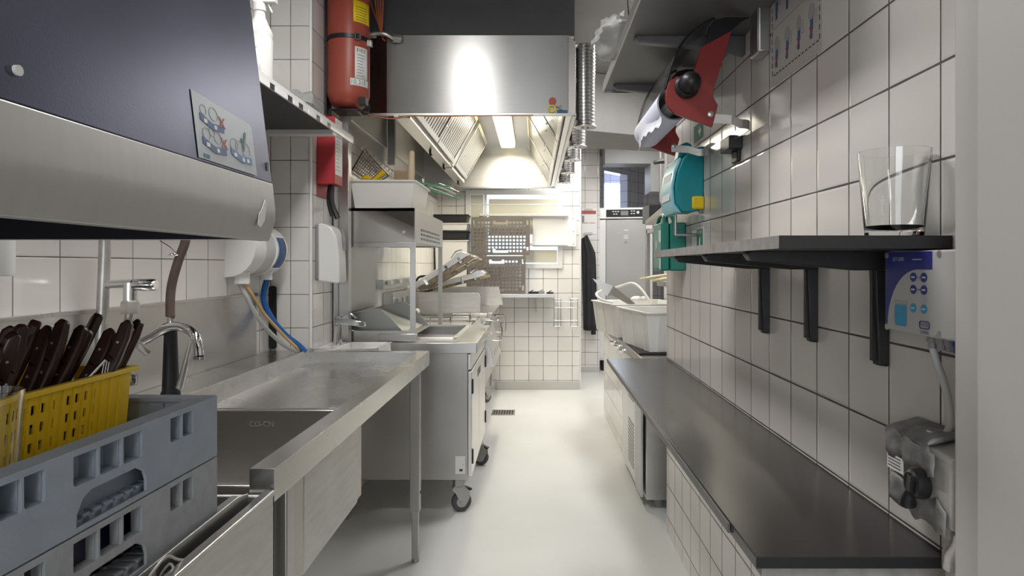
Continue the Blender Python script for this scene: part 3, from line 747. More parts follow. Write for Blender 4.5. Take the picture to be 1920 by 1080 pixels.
for (u,v,r) in ((0.03,0.098,0.010),(0.062,0.098,0.014),(0.032,0.052,0.012),(0.05,0.060,0.009),(0.068,0.052,0.012),(0.125,0.052,0.014),(0.145,0.05,0.016),(0.17,0.05,0.016)):
    sheet('picture_plate', disc(u,v,r,18), m_greyp, 0.0006, [disc(u,v,r-0.0008,18)])
def xmark(u, v, s):
    for sg in (1,-1):
        sheet('red_cross', [(u-s,v-sg*s),(u-s+0.004,v-sg*s),(u+s,v+sg*s),(u+s-0.004,v+sg*s)], m_redp2, 0.0012)
xmark(0.088,0.088,0.011); xmark(0.088,0.045,0.011)
sheet('green_tick', [(0.152,0.072),(0.162,0.046),(0.176,0.088),(0.170,0.090),(0.161,0.062),(0.157,0.074)], mat('print_green',(0.06,0.16,0.15),0.5), 0.0012)
sheet('maker_block', rr(0.016,0.004,0.034,0.011), m_bluep, 0.0006)
for (u0,v0,u1) in ((0.028,0.072,0.038),(0.06,0.067,0.068),(0.028,0.026,0.038),(0.06,0.021,0.068),(0.12,0.026,0.13),(0.15,0.021,0.158),(0.168,0.022,0.176)):
    sheet('picture_window', rr(u0,v0+0.001,u1,v0+0.009), m_paper, 0.0012)
# machine body under the racks
b = MB()
b.box(-0.492,-0.480,0.40,1.228,0.10,0.862); b.box(-1.14,-0.48,1.218,1.228,0.10,0.858); b.box(-1.14,-1.13,0.40,1.218,0.10,0.90); b.box(-1.14,-0.48,0.40,0.41,0.10,0.858)
build(b, 'cabinet', m_ssrough, t, bevel=0.003)
b = MB(); b.box(-0.481,-0.4795,1.13,1.20,0.62,0.70); build(b, 'cut_out', m_darkin, t)
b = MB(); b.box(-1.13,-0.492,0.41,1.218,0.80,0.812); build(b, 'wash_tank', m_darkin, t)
b = MB(); b.box(-0.498,-0.4795,0.40,1.229,0.858,0.866); build(b, 'front_rail', m_ssx, t, bevel=0.003)
b = MB(); b.plate([(0.42,0.812),(1.16,0.812),(1.19,0.84),(1.19,0.872),(1.15,0.880),(0.42,0.876)], [], (-0.516,0,0), (0,1,0), (0,0,1), 0.004); build(b, 'rack_guide', m_ssd, t, bevel=0.001)
for x in (-1.03,-0.53):
    b = MB(); b.box(x-0.012,x+0.012,0.42,1.19,0.812,0.868); build(b, 'rack_rail', m_ssd, t)
b = MB(); b.tube([(-0.505,0.86,0.868),(-0.500,0.90,0.885),(-0.497,0.93,0.868),(-0.492,0.96,0.855)], 0.0022, 6); b.tube([(-0.512,0.90,0.85),(-0.50,0.91,0.872),(-0.494,0.915,0.855)], 0.002, 6); build(b, 'wire_hook', m_galv, t)
for (x,y) in ((-1.10,0.46),(-1.10,1.18),(-0.52,0.46),(-0.52,1.18)):
    b = MB(); b.cyl((x,y,0),(x,y,0.105),0.018); build(b, 'foot', m_ssd, t)

# ============================================================ DISH RACKS, CUTLERY
def make_rack(m, blind, label):
    t = thing('dish_rack', label, 'dish rack', (0,0,0), 'stacked grey dish racks')
    L, H = 0.25, 0.098
    dp = 0.022 if blind else 0.011
    arch = [(-0.070,0.004),(0.062,0.004),(0.062,0.022),(0.056,0.036),(0.040,0.045),(-0.045,0.045),(-0.060,0.038),(-0.070,0.022)]
    wins = []
    for (a, bb) in ((-0.178,-0.150),(-0.146,-0.118),(-0.075,-0.034),(-0.030,0.010),(0.014,0.052),(0.118,0.146),(0.150,0.178)):
        wins.append([(a,0.058),(bb,0.058),(bb,0.090),(a,0.090)] if False else [(a+0.003,0.055),(bb-0.002,0.055),(bb,0.058),(bb,0.090),(a,0.090),(a,0.058)])
    for k in range(4):
        a = k*PI/2
        U = Vector((math.cos(a), math.sin(a), 0)); Nn = Vector((math.sin(a), -math.cos(a), 0))
        b = MB()
        b.plate([(-L,0),(L,0),(L,H),(-L,H)], wins+[arch], Nn*L, U, (0,0,1), 0.004)
        # window depth: little boxes reaching in to the inner wall
        for wv in wins:
            u0, u1 = wv[0][0]-0.003, wv[3][0]
            for q in ((u0-0.0015,u0+0.0015,0.055,0.09),(u1-0.0015,u1+0.0015,0.055,0.09)):
                p = [Nn*L+U*q[0]+Vector((0,0,q[2])), Nn*L+U*q[1]+Vector((0,0,q[2])), Nn*(L-dp)+U*q[1]+Vector((0,0,q[2])), Nn*(L-dp)+U*q[0]+Vector((0,0,q[2]))]
                b.hexa(p+[x+Vector((0,0,q[3]-q[2])) for x in p])
            p = [Nn*L+U*u0, Nn*L+U*u1, Nn*(L-dp)+U*u1, Nn*(L-dp)+U*u0]
            b.hexa([x+Vector((0,0,0.052)) for x in p]+[x+Vector((0,0,0.055)) for x in p])
        # arch lip
        ring = [Nn*(L+0.002)+U*u+Vector((0,0,v)) for u, v in arch]
        b.tube(ring, 0.0022, 6, 0, closed=True)
        if blind: b.plate([(-L+0.02,0.0),(L-0.02,0.0),(L-0.02,H-0.002),(-L+0.02,H-0.002)], [], Nn*(L-0.022), U, (0,0,1), 0.003)
        else: b.plate([(-L+0.02,0.088),(L-0.02,0.088),(L-0.02,H-0.002),(-L+0.02,H-0.002)], [], Nn*(L-0.022), U, (0,0,1), 0.003)
        # rim cap
        p = [Nn*L+U*(-L), Nn*L+U*L, Nn*(L-0.025)+U*(L-0.02), Nn*(L-0.025)+U*(-L+0.02)]
        b.hexa([x+Vector((0,0,H-0.006)) for x in p]+[x+Vector((0,0,H)) for x in p])
        build(b, 'side_wall', m, t, bevel=0.0012, seg=1)
    b = MB()
    for i in range(21):
        c = -0.21+i*0.021
        b.box(c-0.006,c+0.006,-0.245,0.245,0.004,0.014); b.box(-0.245,0.245,c-0.006,c+0.006,0.004,0.014)
    b.box(-0.245,-0.228,-0.245,0.245,0,0.010); b.box(0.228,0.245,-0.245,0.245,0,0.010); b.box(-0.228,0.228,-0.245,-0.228,0,0.010); b.box(-0.228,0.228,0.228,0.245,0,0.010)
    build(b, 'grid_floor', m, t)
    return t
RA = math.radians(3.3)
r1 = make_rack(m_racklow, False, 'lower grey dish rack with see-through windows, resting in the dishwasher')
r1.location = (-0.782, 0.848, 0.869); r1.rotation_euler[2] = -RA*0.55
b = MB(); b.box(-0.975,-0.570,0.62,1.05,0.885,0.889); b.box(-0.575,-0.568,0.62,1.05,0.885,0.955); b.box(-0.975,-0.968,0.62,1.05,0.885,0.955); b.box(-0.975,-0.568,0.62,0.627,0.885,0.955); b.box(-0.975,-0.568,1.043,1.05,0.885,0.955)
one(b, 'darkening_tray', mat('tray_navy',(0.012,0.014,0.045),0.3), 'added dark navy tray that darkens the windows of the lower rack', 'tray', (-0.77,0.84,0.885), bevel=0.003)  # dark tray added so the rack windows look dark inside
r2 = make_rack(m_rack, True, 'upper blue-grey dish rack holding the yellow cutlery basket')
r2.location = (-0.782, 0.848, 0.969); r2.rotation_euler[2] = -RA*0.55

# yellow basket: built about its own middle, long side along y
t = thing('cutlery_basket', 'yellow slotted plastic basket full of knives standing in the top rack', 'basket', (-0.72, 0.805, 0.985))
def bwall(O, U, V, wv, hv, cols, mb):
    holes = []
    gap0 = 0.018
    groups = cols
    x = gap0
    for g in groups:
        for c in range(g):
            for r in range(5):
                z0 = 0.016+r*0.0235
                holes.append(rr(x, z0, x+0.0075, z0+0.0125))
            x += 0.0165
        x += 0.013
    mb.plate([(0,0),(wv,0),(wv,hv),(0,hv)], holes, O, U, V, 0.0025)
o = Vector((-0.72,0.805,0.985)); hw, hl, hh = 0.100, 0.225, 0.137
b = MB()
tp = 0.012
bwall(o+Vector((hw-tp,-hl+tp,0)), (0,1,0), Vector((tp,0,hh)).normalized(), 2*hl-2*tp, hh, (4,5,5,4), b)
bwall(o+Vector((-hw+tp,hl-tp,0)), (0,-1,0), Vector((-tp,0,hh)).normalized(), 2*hl-2*tp, hh, (4,5,5,4), b)
bwall(o+Vector((hw-tp,hl-tp,0)), (-1,0,0), Vector((0,tp,hh)).normalized(), 2*hw-2*tp, hh, (3,4), b)
bwall(o+Vector((-hw+tp,-hl+tp,0)), (1,0,0), Vector((0,-tp,hh)).normalized(), 2*hw-2*tp, hh, (3,4), b)
b.box(o.x-hw+tp,o.x+hw-tp,o.y-hl+tp,o.y+hl-tp,o.z,o.z+0.003)
build(b, 'shell', m_yellow, t)
b = MB(); b.plate(rr(o.x-hw-0.007,o.y-hl-0.007,o.x+hw+0.007,o.y+hl+0.007,0.008), [rr(o.x-hw+0.003,o.y-hl+0.003,o.x+hw-0.003,o.y+hl-0.003,0.006)], (0,0,o.z+hh-0.004), (1,0,0), (0,1,0), 0.007); build(b, 'rim', m_yellow, t, bevel=0.001)
b = MB()
for k in range(20):
    y = o.y-hl+0.03+k*0.02
    b.hexa([(o.x+hw-tp+0.0025,y,o.z+0.003),(o.x+hw-tp+0.0045,y,o.z+0.003),(o.x+hw-tp+0.0045,y+0.002,o.z+0.003),(o.x+hw-tp+0.0025,y+0.002,o.z+0.003),(o.x+hw+0.001,y,o.z+hh-0.005),(o.x+hw+0.004,y,o.z+hh-0.005),(o.x+hw+0.004,y+0.002,o.z+hh-0.005),(o.x+hw+0.001,y+0.002,o.z+hh-0.005)])
build(b, 'rib_row', m_yellow, t)
# orange beaker in the basket, yellow handle behind it
b = MB(); q = Vector((-0.785,0.86,0.99)); b.lathe([(0.032,0),(0.036,0.16),(0.034,0.16),(0.030,0.004)], q, n=6)
one(b, 'orange_holder', m_orange, 'orange plastic cutlery holder inside the yellow basket', 'holder', q)
b = MB(); q = Vector((-0.77,0.985,0.99)); b.tube([q, q+Vector((0.02,0.04,0.10)), q+Vector((0.035,0.06,0.165))], [0.008,0.011,0.012], 6, 2)
one(b, 'yellow_utensil', m_yellow, 'yellow plastic utensil sticking up at the far corner of the basket', 'utensil', q)
# knives
def make_knife():
    t = thing('steak_knife', 'steak knife', 'knife', (0,0,0), 'steak knives in the yellow basket')
    b = MB(); b.plate([(-0.001,0.002),(0.004,0.0),(0.009,0.02),(0.010,0.112),(-0.006,0.112),(-0.006,0.03)], [], (0,0,0), (1,0,0), (0,0,1), 0.0012); build(b, 'blade', m_chrome, t)
    b = MB()
    outline = [(-0.008,0.106),(0.011,0.106),(0.0115,0.14),(0.013,0.17),(0.017,0.20),(0.020,0.222),(0.014,0.232),(0.005,0.228),(-0.002,0.205),(-0.0065,0.17),(-0.008,0.14)]
    b.plate(outline, [], (0,0.007,0), (1,0,0), (0,0,1), 0.014); h = build(b, 'handle', m_wood, t, bevel=0.004, seg=3)
    b = MB()
    for (x,z) in ((0.002,0.125),(0.003,0.155),(0.008,0.195)): b.cyl((x,-0.0075,z),(x,0.0078,z),0.0018,n=10)
    build(b, 'rivets', m_galv, t)
    return t
kn = [ # top pixel, top depth, bottom offset, spin, label
    (12, 652, 0.80, (-0.70,0.70), 0.2, 'steak knife with curved brown handle nearest the glass, leaning left'),
    (45, 655, 0.82, (-0.72,0.80), 2.6, 'steak knife with pale worn curved handle second from the left edge'),
    (40, 625, 0.90, (-0.76,0.82), 1.0, 'steak knife peeking over the left group with only its handle end in view'),
    (66, 604, 0.93, (-0.76,0.86), 3.0, 'blunt-ended knife standing upright above the left group'),
    (78, 632, 0.92, (-0.74,0.84), 0.4, 'steak knife directly right of the upright blunt-ended one'),
    (60, 650, 0.85, (-0.68,0.78), 1.6, 'steak knife in the middle of the left group, thick brown handle'),
    (106, 642, 0.93, (-0.69,0.84), 0.1, 'dark steak knife curving right in front of the orange holder'),
    (134, 650, 0.93, (-0.69,0.87), 0.5, 'straight black handled knife left of the flat steel one'),
    (168, 634, 0.96, (-0.69,0.87), 0.3, 'black handled knife with flat steel edge leaning right'),
    (178, 640, 0.99, (-0.73,0.90), 0.6, 'steak knife tucked behind the flat steel edged one'),
    (191, 592, 1.02, (-0.73,0.93), 0.0, 'tallest steak knife standing in front of the grey water pipe'),
    (224, 645, 1.00, (-0.68,0.90), 0.7, 'steak knife behind the fork, handle half hidden'),
    (252, 618, 1.02, (-0.69,0.93), 0.2, 'steak knife with rounded brown handle leaning far right, upper one'),
    (272, 606, 1.04, (-0.68,0.95), 0.4, 'rightmost steak knife pointing toward the tap'),
    (256, 630, 1.00, (-0.665,0.93), 0.9, 'steak knife lying under the rightmost pair'),
]
src = None
for (x, y, Y, bt, sp, lab) in kn:
    X = -0.70 if Y < 1.0 else -0.715
    top = P(x, y, Y)
    bot = Vector((bt[0], bt[1], 0.995))
    # slide the top along its sight line is not needed: length is fixed, keep direction
    d = (top-bot).normalized()
    base = top-d*0.228
    base.z = max(base.z, 0.99)
    if src is None: src = make_knife(); k = src
    else: k = copy_tree(src)
    k['label'] = lab
    k.location = base
    k.rotation_mode = 'QUATERNION'
    k.rotation_quaternion = d.to_track_quat('Z', 'Y') @ Matrix.Rotation(sp, 3, 'Z').to_quaternion()
# fork lying at the right of the basket
t = thing('dinner_fork', 'steel fork lying tines up against the right knives in the basket', 'fork', (-0.655,0.90,1.10))
A = P(140,735,0.92); B_ = P(196,675,0.96); C_ = P(212,690,0.95)
b = MB(); b.tube([A, (A+B_)/2, B_], [0.003,0.003,0.0025], 8, 3); build(b, 'neck', m_chrome, t)
b = MB()
for k in range(4):
    s = B_+Vector((0.0,0.004*k,-0.004*k)); b.tube([B_+Vector((0,0.005*k,-0.002*k)), B_+Vector((-0.002,0.008*k-0.012,-0.045+0.004*k))], 0.0012, 6, 0)
build(b, 'tines', m_chrome, t)
# tumblers
def tumbler(name, label, c, r0, r1, h, th, grp=None):
    b = MB(); b.lathe([(r0*0.96,0),(r0,0.003),(r1,h),(r1-th,h),(r0-th,0.018),(r0*0.5,0.014),(0.0,0.013)], c, n=48, cap=False)
    b.add([Vector(c)+Vector((r0*0.96*math.cos(2*PI*k/48), r0*0.96*math.sin(2*PI*k/48), 0)) for k in range(48)], [tuple(range(48))])
    return one(b, name, m_glass, label, 'glass', c, grp)
tumbler('drinking_glass', 'clear drinking glass standing in the rack beside the yellow basket', (-0.590,0.715,0.985), 0.026, 0.034, 0.160, 0.0025)

# ============================================================ RIGHT LEDGE AND SHELF
t = thing('black_ledge', 'long black laminate ledge running along the right wall', 'ledge', (0.48, 2.0, 0.80))
b = MB(); b.hexa([(0.339,1.016,0.817),(WR,1.016,0.817),(WR,3.20,0.817),(0.352,3.20,0.817),(0.339,1.016,0.834),(WR,1.016,0.834),(WR,3.20,0.834),(0.352,3.20,0.834)])
build(b, 'top_board', m_counter, t, bevel=0.0015)
b = MB(); b.hexa([(0.3345,1.15,0.8175),(0.3385,1.15,0.8175),(0.3515,3.20,0.8175),(0.3485,3.20,0.8175),(0.3345,1.15,0.8335),(0.3385,1.15,0.8335),(0.3515,3.20,0.8335),(0.3485,3.20,0.8335)])
build(b, 'worn_edge_strip', m_shelfgrey, t)
b = MB(); b.hexa([(0.352,1.03,0.798),(WR,1.03,0.798),(WR,3.19,0.798),(0.360,3.19,0.798),(0.352,1.03,0.8165),(WR,1.03,0.8165),(WR,3.19,0.8165),(0.360,3.19,0.8165)]); build(b, 'under_board', m_wornedge, t)
b = MB(); b.box(0.339,WR,1.0145,1.016,0.8175,0.8335); build(b, 'end_strip', m_counteredge, t)
t = thing('glass_shelf', 'thick dark shelf board carrying the empty glass on the right wall', 'shelf', (0.5, 1.5, 1.305))
b = MB(); b.hexa([(0.372,1.011,1.3055),(WR,1.011,1.3055),(WR,2.10,1.3055),(0.378,2.10,1.3055),(0.372,1.011,1.326),(WR,1.011,1.326),(WR,2.10,1.326),(0.378,2.10,1.326)])
build(b, 'board', m_blackpaint, t, bevel=0.001)
b = MB(); b.hexa([(0.3710,1.0115,1.306),(0.3722,1.0115,1.306),(0.3782,2.10,1.306),(0.377,2.10,1.306),(0.3710,1.0115,1.3258),(0.3722,1.0115,1.3258),(0.3782,2.10,1.3258),(0.377,2.10,1.3258)])
build(b, 'bare_front_edge', m_wornedge, t, label='bare grey chipped front edge')
for i, (Y, zb, lab) in enumerate(((1.206,1.098,'black shelf bracket beside the white control box'),(1.503,1.107,'black shelf bracket, middle one of three'),(1.81,1.095,'black shelf bracket farthest from the glass'))):
    o = Vector((WR, Y, zb))
    t = thing('shelf_bracket', lab, 'bracket', o, 'black brackets under the glass shelf')
    hw = 0.016
    b = MB(); b.plate([(0,0),(-0.018,0.002),(-0.026,0.20),(0,0.205)], [], (WR,Y+hw*0.75,zb), (1,0,0), (0,0,1), hw*1.5); build(b, 'wall_arm', m_blackpaint, t, bevel=0.003)
    b = MB(); zt = 1.3053-zb
    b.plate([(0,zt-0.034),(0,zt),(-0.252,zt),(-0.256,zt-0.004),(-0.248,zt-0.016),(-0.06,zt-0.034)], [], (WR,Y+hw,zb), (1,0,0), (0,0,1), hw*2); build(b, 'shelf_arm', m_blackpaint, t, bevel=0.003)
    b = MB(); b.box(WR-0.026,WR-0.002,Y-0.005,Y+0.005,zb+0.01,zb+zt-0.03); build(b, 'rib', m_blackpaint, t)
tumbler('empty_glass', 'large empty clear glass standing on the near end of the shelf', (0.578,1.068,1.326), 0.043, 0.0540, 0.137, 0.0028)

# upper grey shelf with brackets, bag, glass
t = thing('high_shelf', 'grey shelf high on the right wall seen from below', 'shelf', (0.46,2.0,1.975))
b = MB(); b.box(0.275,WR,1.25,2.64,1.975,1.995); build(b, 'board', m_shelfgrey, t, bevel=0.002)
b = MB(); b.box(0.272,0.276,1.25,2.645,1.968,2.003); b.box(0.272,WR,2.64,2.646,1.966,2.003); build(b, 'edge_strip', m_ssd, t)
for Y in (1.45,2.02,2.56):
    b = MB(); b.plate([(0,-0.06),(0,0),(-0.33,0),(-0.335,-0.008),(-0.32,-0.020),(-0.05,-0.045)], [], (WR,Y+0.014,1.9748), (1,0,0), (0,0,1), 0.028); build(b, 'bracket', m_shelfgrey, t, bevel=0.004)
one(crumple((0.285,2.30,2.065),(0.075,0.17,0.062),11,34), 'clear_plastic_bag', m_film, 'crumpled clear plastic bag spilling over the high right shelf edge', 'bag', (0.285,2.30,2.0))
b = MB(); b.lathe([(0.036,0),(0.038,0.004),(0.045,0.12),(0.043,0.12),(0.035,0.006),(0.0,0.006)], (0.335,2.08,1.996), n=32, cap=False)
one(b, 'clear_beaker', m_glass, 'clear plastic beaker beside the crumpled bag on the high shelf', 'beaker', (0.335,2.08,1.996))
# control box on the wall
t = thing('control_box', 'white wall control box with blue panel and round buttons below the shelf', 'control box', (0.61,1.03,1.173))
BX = 0.590
b = MB(); b.box(BX,WR,0.930,1.118,1.173,1.303); build(b, 'case', mat('box_white',(0.42,0.41,0.40),0.4), t, bevel=0.003)
def cp(name, poly, m, lift=0, holes=()):
    b = MB(); b.plate(poly, holes, (BX-0.0002-lift,0,0), (0,1,0), (0,0,1), 0.0003)
    # outline is in (y, z); the face looks toward -x
    o = build(b, name, m, t, flat=True); o.location.x += -0.0002; return o
curve = [(1.108-0.094*math.sin(a), 1.176+0.092*(1-0)*0+0.0+0.092*(math.cos(0)-math.cos(0))+0.092*(1-math.cos(a))) for a in [k*PI/20 for k in range(11)]]
poly = [(1.112,1.180)]
for k in range(11):
    a = k/10*PI/2
    poly.append((1.110-0.088*(1-math.cos(a)), 1.180+0.094*math.sin(a)))
poly += [(0.985,1.274),(0.985,1.3015),(1.1165,1.3015),(1.1165,1.180)]
cp('blue_panel', poly, m_navyp)
lettering('SET-2000', (BX-0.0007,1.092,1.290), (0,-1,0), (0,0,1), 0.0085, m_ltgrey, t, align='LEFT')
b = MB(); b.box(BX-0.0009,BX-0.0006,1.012,1.036,1.2885,1.2905); build(b, 'faint_print', m_greyp, t)
for r, z in enumerate((1.262,1.243,1.214)):
    for y in (1.034,1.006):
        cp('round_button', disc(y,z,0.0085 if r<2 else 0.0082,20,0.0072), m_navyp if r<2 else m_cyanp, 0.0003)
        b = MB(); b.box(BX-0.0014,BX-0.0010,y-0.0045,y+0.0045,z-0.0012,z+0.0012); build(b, 'button_text', m_ltgrey, t)
for z in (1.262,1.243):
    b = MB(); b.box(BX-0.0008,BX-0.0004,1.015,1.026,z-0.0004,z+0.0004); build(b, 'link_line', m_navyp, t)
cp('tank_picture', rr(1.052,1.183,1.087,1.217,0.005), m_cyanp, 0.0003)
cp('tank_lid_picture', rr(1.050,1.2175,1.089,1.224,0.003), m_greyp, 0.0003, [rr(1.052,1.219,1.087,1.2225,0.001)])
cp('logo_frame', rr(0.991,1.184,1.018,1.196,0.004), m_navyp, 0.0003, [rr(0.9925,1.1855,1.0165,1.1945,0.003)])
lettering('WAVIN', (BX-0.0007,1.0045,1.1900), (0,-1,0), (0,0,1), 0.0082, m_navyp, t)
lettering('Labko', (BX-0.0007,1.0035,1.1795), (0,-1,0), (0,0,1), 0.0088, m_navyp, t)
for (y,z) in ((1.112,1.178),(1.112,1.297),(0.968,1.180),(0.968,1.297)):
    b = MB(); b.cyl((BX-0.001,y,z),(BX+0.003,y,z),0.0052,n=16); build(b, 'screw', m_galv, t)
for y in (1.022,0.999,0.977,0.958):
    b = MB(); b.lathe([(0.0085,0),(0.0085,-0.010),(0.0065,-0.012),(0.0065,-0.020)], (0.612,y,1.173), n=8); build(b, 'cable_gland', mat('gland_blue',(0.01,0.05,0.28),0.4) if y<0.96 else m_grey, t)
# cable and taped switch
q = [(0.612,1.022,1.157),(0.618,1.02,1.13),(0.622,1.008,1.10),(0.625,1.000,1.06),(0.625,1.004,1.03),(0.620,1.02,1.02)]
t = thing('taped_switch', 'switch box wrapped in grey duct tape with a black knob on the right wall', 'switch', (0.60,1.05,0.90))
b = MB(); b.tube(q, 0.0055, 10, 6); build(b, 'cable', m_ltgrey, t)
b = MB(); b.lathe([(0.014,0),(0.014,0.006),(0.010,0.010),(0.010,0.018)], (0.613,1.02,1.008)); build(b, 'cable_entry', m_white, t)
b = MB()
b.hexa([(0.585,0.932,0.905),(WR-0.001,0.932,0.895),(WR-0.001,1.105,0.925),(0.585,1.098,0.928),(0.588,0.935,1.005),(WR-0.001,0.932,1.022),(WR-0.001,1.103,1.018),(0.590,1.095,1.010)])
build(b, 'case', mat('dirty_white',(0.42,0.40,0.37),0.4,vary=0.15,vscale=20), t, bevel=0.006, seg=3)
def wrap(z0, z1, off, nm, y1=1.104):
    b = MB()
    ys = [1.108, 1.10, 1.06, 1.02, 0.985]
    rnd = random.Random(int(z0*1000)); vs = []
    n = 16
    for i in range(n+1):
        y = y1-(y1-0.935-0.02*(z0>0.95))*i/n
        for j in range(4):
            z = z0+(z1-z0)*j/3+0.004*math.sin(i*1.3+j)+rnd.uniform(-0.0015,0.0015)+(y-1.1)*0.05
            x = 0.578-off-0.003*math.sin(i*0.9)+rnd.uniform(-0.001,0.001)+(0.02 if y > 1.09 else 0)
            vs.append((x,y,z))
    fs = [(i*4+j,i*4+4+j,i*4+5+j,i*4+1+j) for i in range(n) for j in range(3)]
    b.add(vs, fs); return build(b, nm, m_tape, t, solid=0.002)
wrap(0.978,1.018,0.001,'tape_wrap'); wrap(0.903,0.945,-0.004,'tape_wrap')
b = MB(); b.hexa([(0.577,0.985,1.010),(WR-0.001,0.985,1.022),(WR-0.001,1.106,1.022),(0.577,1.106,1.012),(0.590,0.985,1.022),(WR-0.001,0.985,1.034),(WR-0.001,1.100,1.032),(0.592,1.100,1.020)]); build(b, 'tape_cap', m_tape, t, bevel=0.004)
b = MB(); b.plate(rr(1.04,0.952,1.088,0.976), [], (0.5775,0,0), (0,1,0), (0,0,1), 0.0006); build(b, 'rating_label', m_paper, t)
b = MB()
for k in range(4): b.box(0.5768,0.5772,1.048,1.084,0.9715-k*0.005,0.9728-k*0.005)
build(b, 'label_print', m_inkp, t)
b = MB(); b.lathe([(0.0215,0),(0.0225,0.005),(0.0205,0.018),(0.017,0.021)], (0.580,0.990,0.955), (-1,0,0), n=28)
b.hexa([(0.560,1.004,0.943),(0.566,1.004,0.943),(0.566,1.000,0.968),(0.560,1.000,0.968),(0.553,0.980,0.945),(0.559,0.980,0.945),(0.559,0.976,0.970),(0.553,0.976,0.970)])
b.tube([(0.566,0.995,0.945),(0.566,1.006,0.928),(0.568,1.010,0.918)],[0.008,0.010,0.012],10,2)
build(b, 'knob', m_black, t)
b = MB(); b.tube([(0.60,0.935,0.905),(0.605,0.950,0.885),(0.612,0.975,0.860),(0.615,0.985,0.832)],[0.012,0.010,0.012,0.010],10); build(b, 'torn_cable', m_galv, t)
# wall poster of exercises
t = thing('wall_poster', 'white poster with striped border and rows of little blue figures on the right wall', 'poster', (WR-0.001,1.62,1.9))
XP = WR-0.0015
b = MB(); b.plate(rr(1.468,1.756,1.782,2.36,0.012), [], (XP,0,0), (0,1,0), (0,0,1), 0.0012); build(b, 'sheet', mat('poster_white',(0.50,0.48,0.45),0.4), t)
def pp(name, poly, m, lift=0.0006):
    b = MB(); b.plate(poly, [], (XP-lift,0,0), (0,1,0), (0,0,1), 0.0004); return build(b, name, m, t, flat=True)
b = MB()
for k in range(27):
    z = 1.785+k*0.021
    b.box(XP-0.0010,XP-0.0006,1.772,1.775,z,z+0.012); b.box(XP-0.0010,XP-0.0006,1.478,1.481,z,z+0.012)
for k in range(14):
    y = 1.485+k*0.0205; b.box(XP-0.0010,XP-0.0006,y,y+0.011,1.782,1.785)
build(b, 'border_dashes', m_inkp, t)
b = MB(); b.box(XP-0.0009,XP-0.0006,1.483,1.770,1.905,1.907); b.box(XP-0.0009,XP-0.0006,1.483,1.770,2.035,2.037); build(b, 'row_line', m_greyp, t)
for row, z in enumerate((1.80,1.925,2.055)):
    for c in range(4):
        y = 1.745-c*0.073
        b = MB(); b.box(XP-0.0009,XP-0.0006,y-0.008,y+0.004,z,z+0.045); b.box(XP-0.0009,XP-0.0006,y-0.012,y-0.009,z+0.02,z+0.05)
        build(b, 'figure_legs', m_bluep, t)
        b = MB(); b.plate(disc(y-0.002,z+0.062,0.014+0.004*(c%2),14,0.020), [], (XP-0.0007,0,0), (0,1,0), (0,0,1), 0.0003); build(b, 'figure_body', m_greyp, t)
        b = MB()
        for k in range(5): b.box(XP-0.0009,XP-0.0006,y-0.034,y-0.019,z+0.03+k*0.007,z+0.032+k*0.007)
        build(b, 'caption', m_greyp, t)
        if row == 0:
            for sg in (1,-1):
                b = MB(); b.plate([(y-0.012,z+0.018-sg*0.012),(y-0.009,z+0.018-sg*0.012),(y+0.010,z+0.018+sg*0.012),(y+0.007,z+0.018+sg*0.012)], [], (XP-0.0012,0,0), (0,1,0), (0,0,1), 0.0003); build(b, 'red_cross', m_redp2, t)
pp('red_corner', [(1.765,2.04),(1.765,2.10),(1.72,2.11)], m_redp2)
b = MB(); b.box(WR-0.035,WR,1.79,1.86,1.855,2.30)
one(b, 'steel_hanger', m_ssd, 'dull grey steel strap hanging on the wall beside the poster', 'hanger', (WR,1.82,1.85), bevel=0.006)
# green sign low and sign above
def wallsign(name, y0, y1, z0, z1, label, txt):
    t = thing(name, label, 'sign', (WR-0.001,(y0+y1)/2,z0))
    b = MB(); b.box(WR-0.002,WR-0.0002,y0,y1,z0,z1); build(b, 'plate', m_paper, t)
    b = MB(); b.box(WR-0.0026,WR-0.0022,y0+0.004,y1-0.004,z0+0.004,z1-0.004); build(b, 'green_field', m_sign, t)
    return t
t = wallsign('first_aid_sign', 2.50, 2.60, 1.345, 1.425, 'small green and white first aid sign just above the shelf', '')
lettering('Øjenskyl', (WR-0.0028,2.55,1.410), (0,-1,0), (0,0,1), 0.021, m_paper, t)
b = MB(); b.plate([(2.545,1.350),(2.555,1.350),(2.558,1.375),(2.552,1.392),(2.548,1.392),(2.542,1.375)], [], (WR-0.0029,0,0), (0,1,0), (0,0,1), 0.0003); build(b, 'bottle_symbol', m_paper, t)
b = MB(); b.box(WR-0.001,WR-0.0002,2.61,2.68,1.34,1.42); one(b, 'text_sheet', m_paper, 'small white sheet of fine print left of the green sign', 'sheet', (WR,2.65,1.34))
t = wallsign('emergency_sign', 2.49, 2.65, 1.76, 1.835, 'green sign with white symbols seen through the steel loop', '')
b = MB(); b.plate([(2.53,1.79),(2.545,1.79),(2.545,1.777),(2.555,1.777),(2.555,1.79),(2.57,1.79),(2.57,1.803),(2.555,1.803),(2.555,1.816),(2.545,1.816),(2.545,1.803),(2.53,1.803)], [], (WR-0.0029,0,0), (0,1,0), (0,0,1), 0.0003); build(b, 'cross_symbol', m_paper, t)

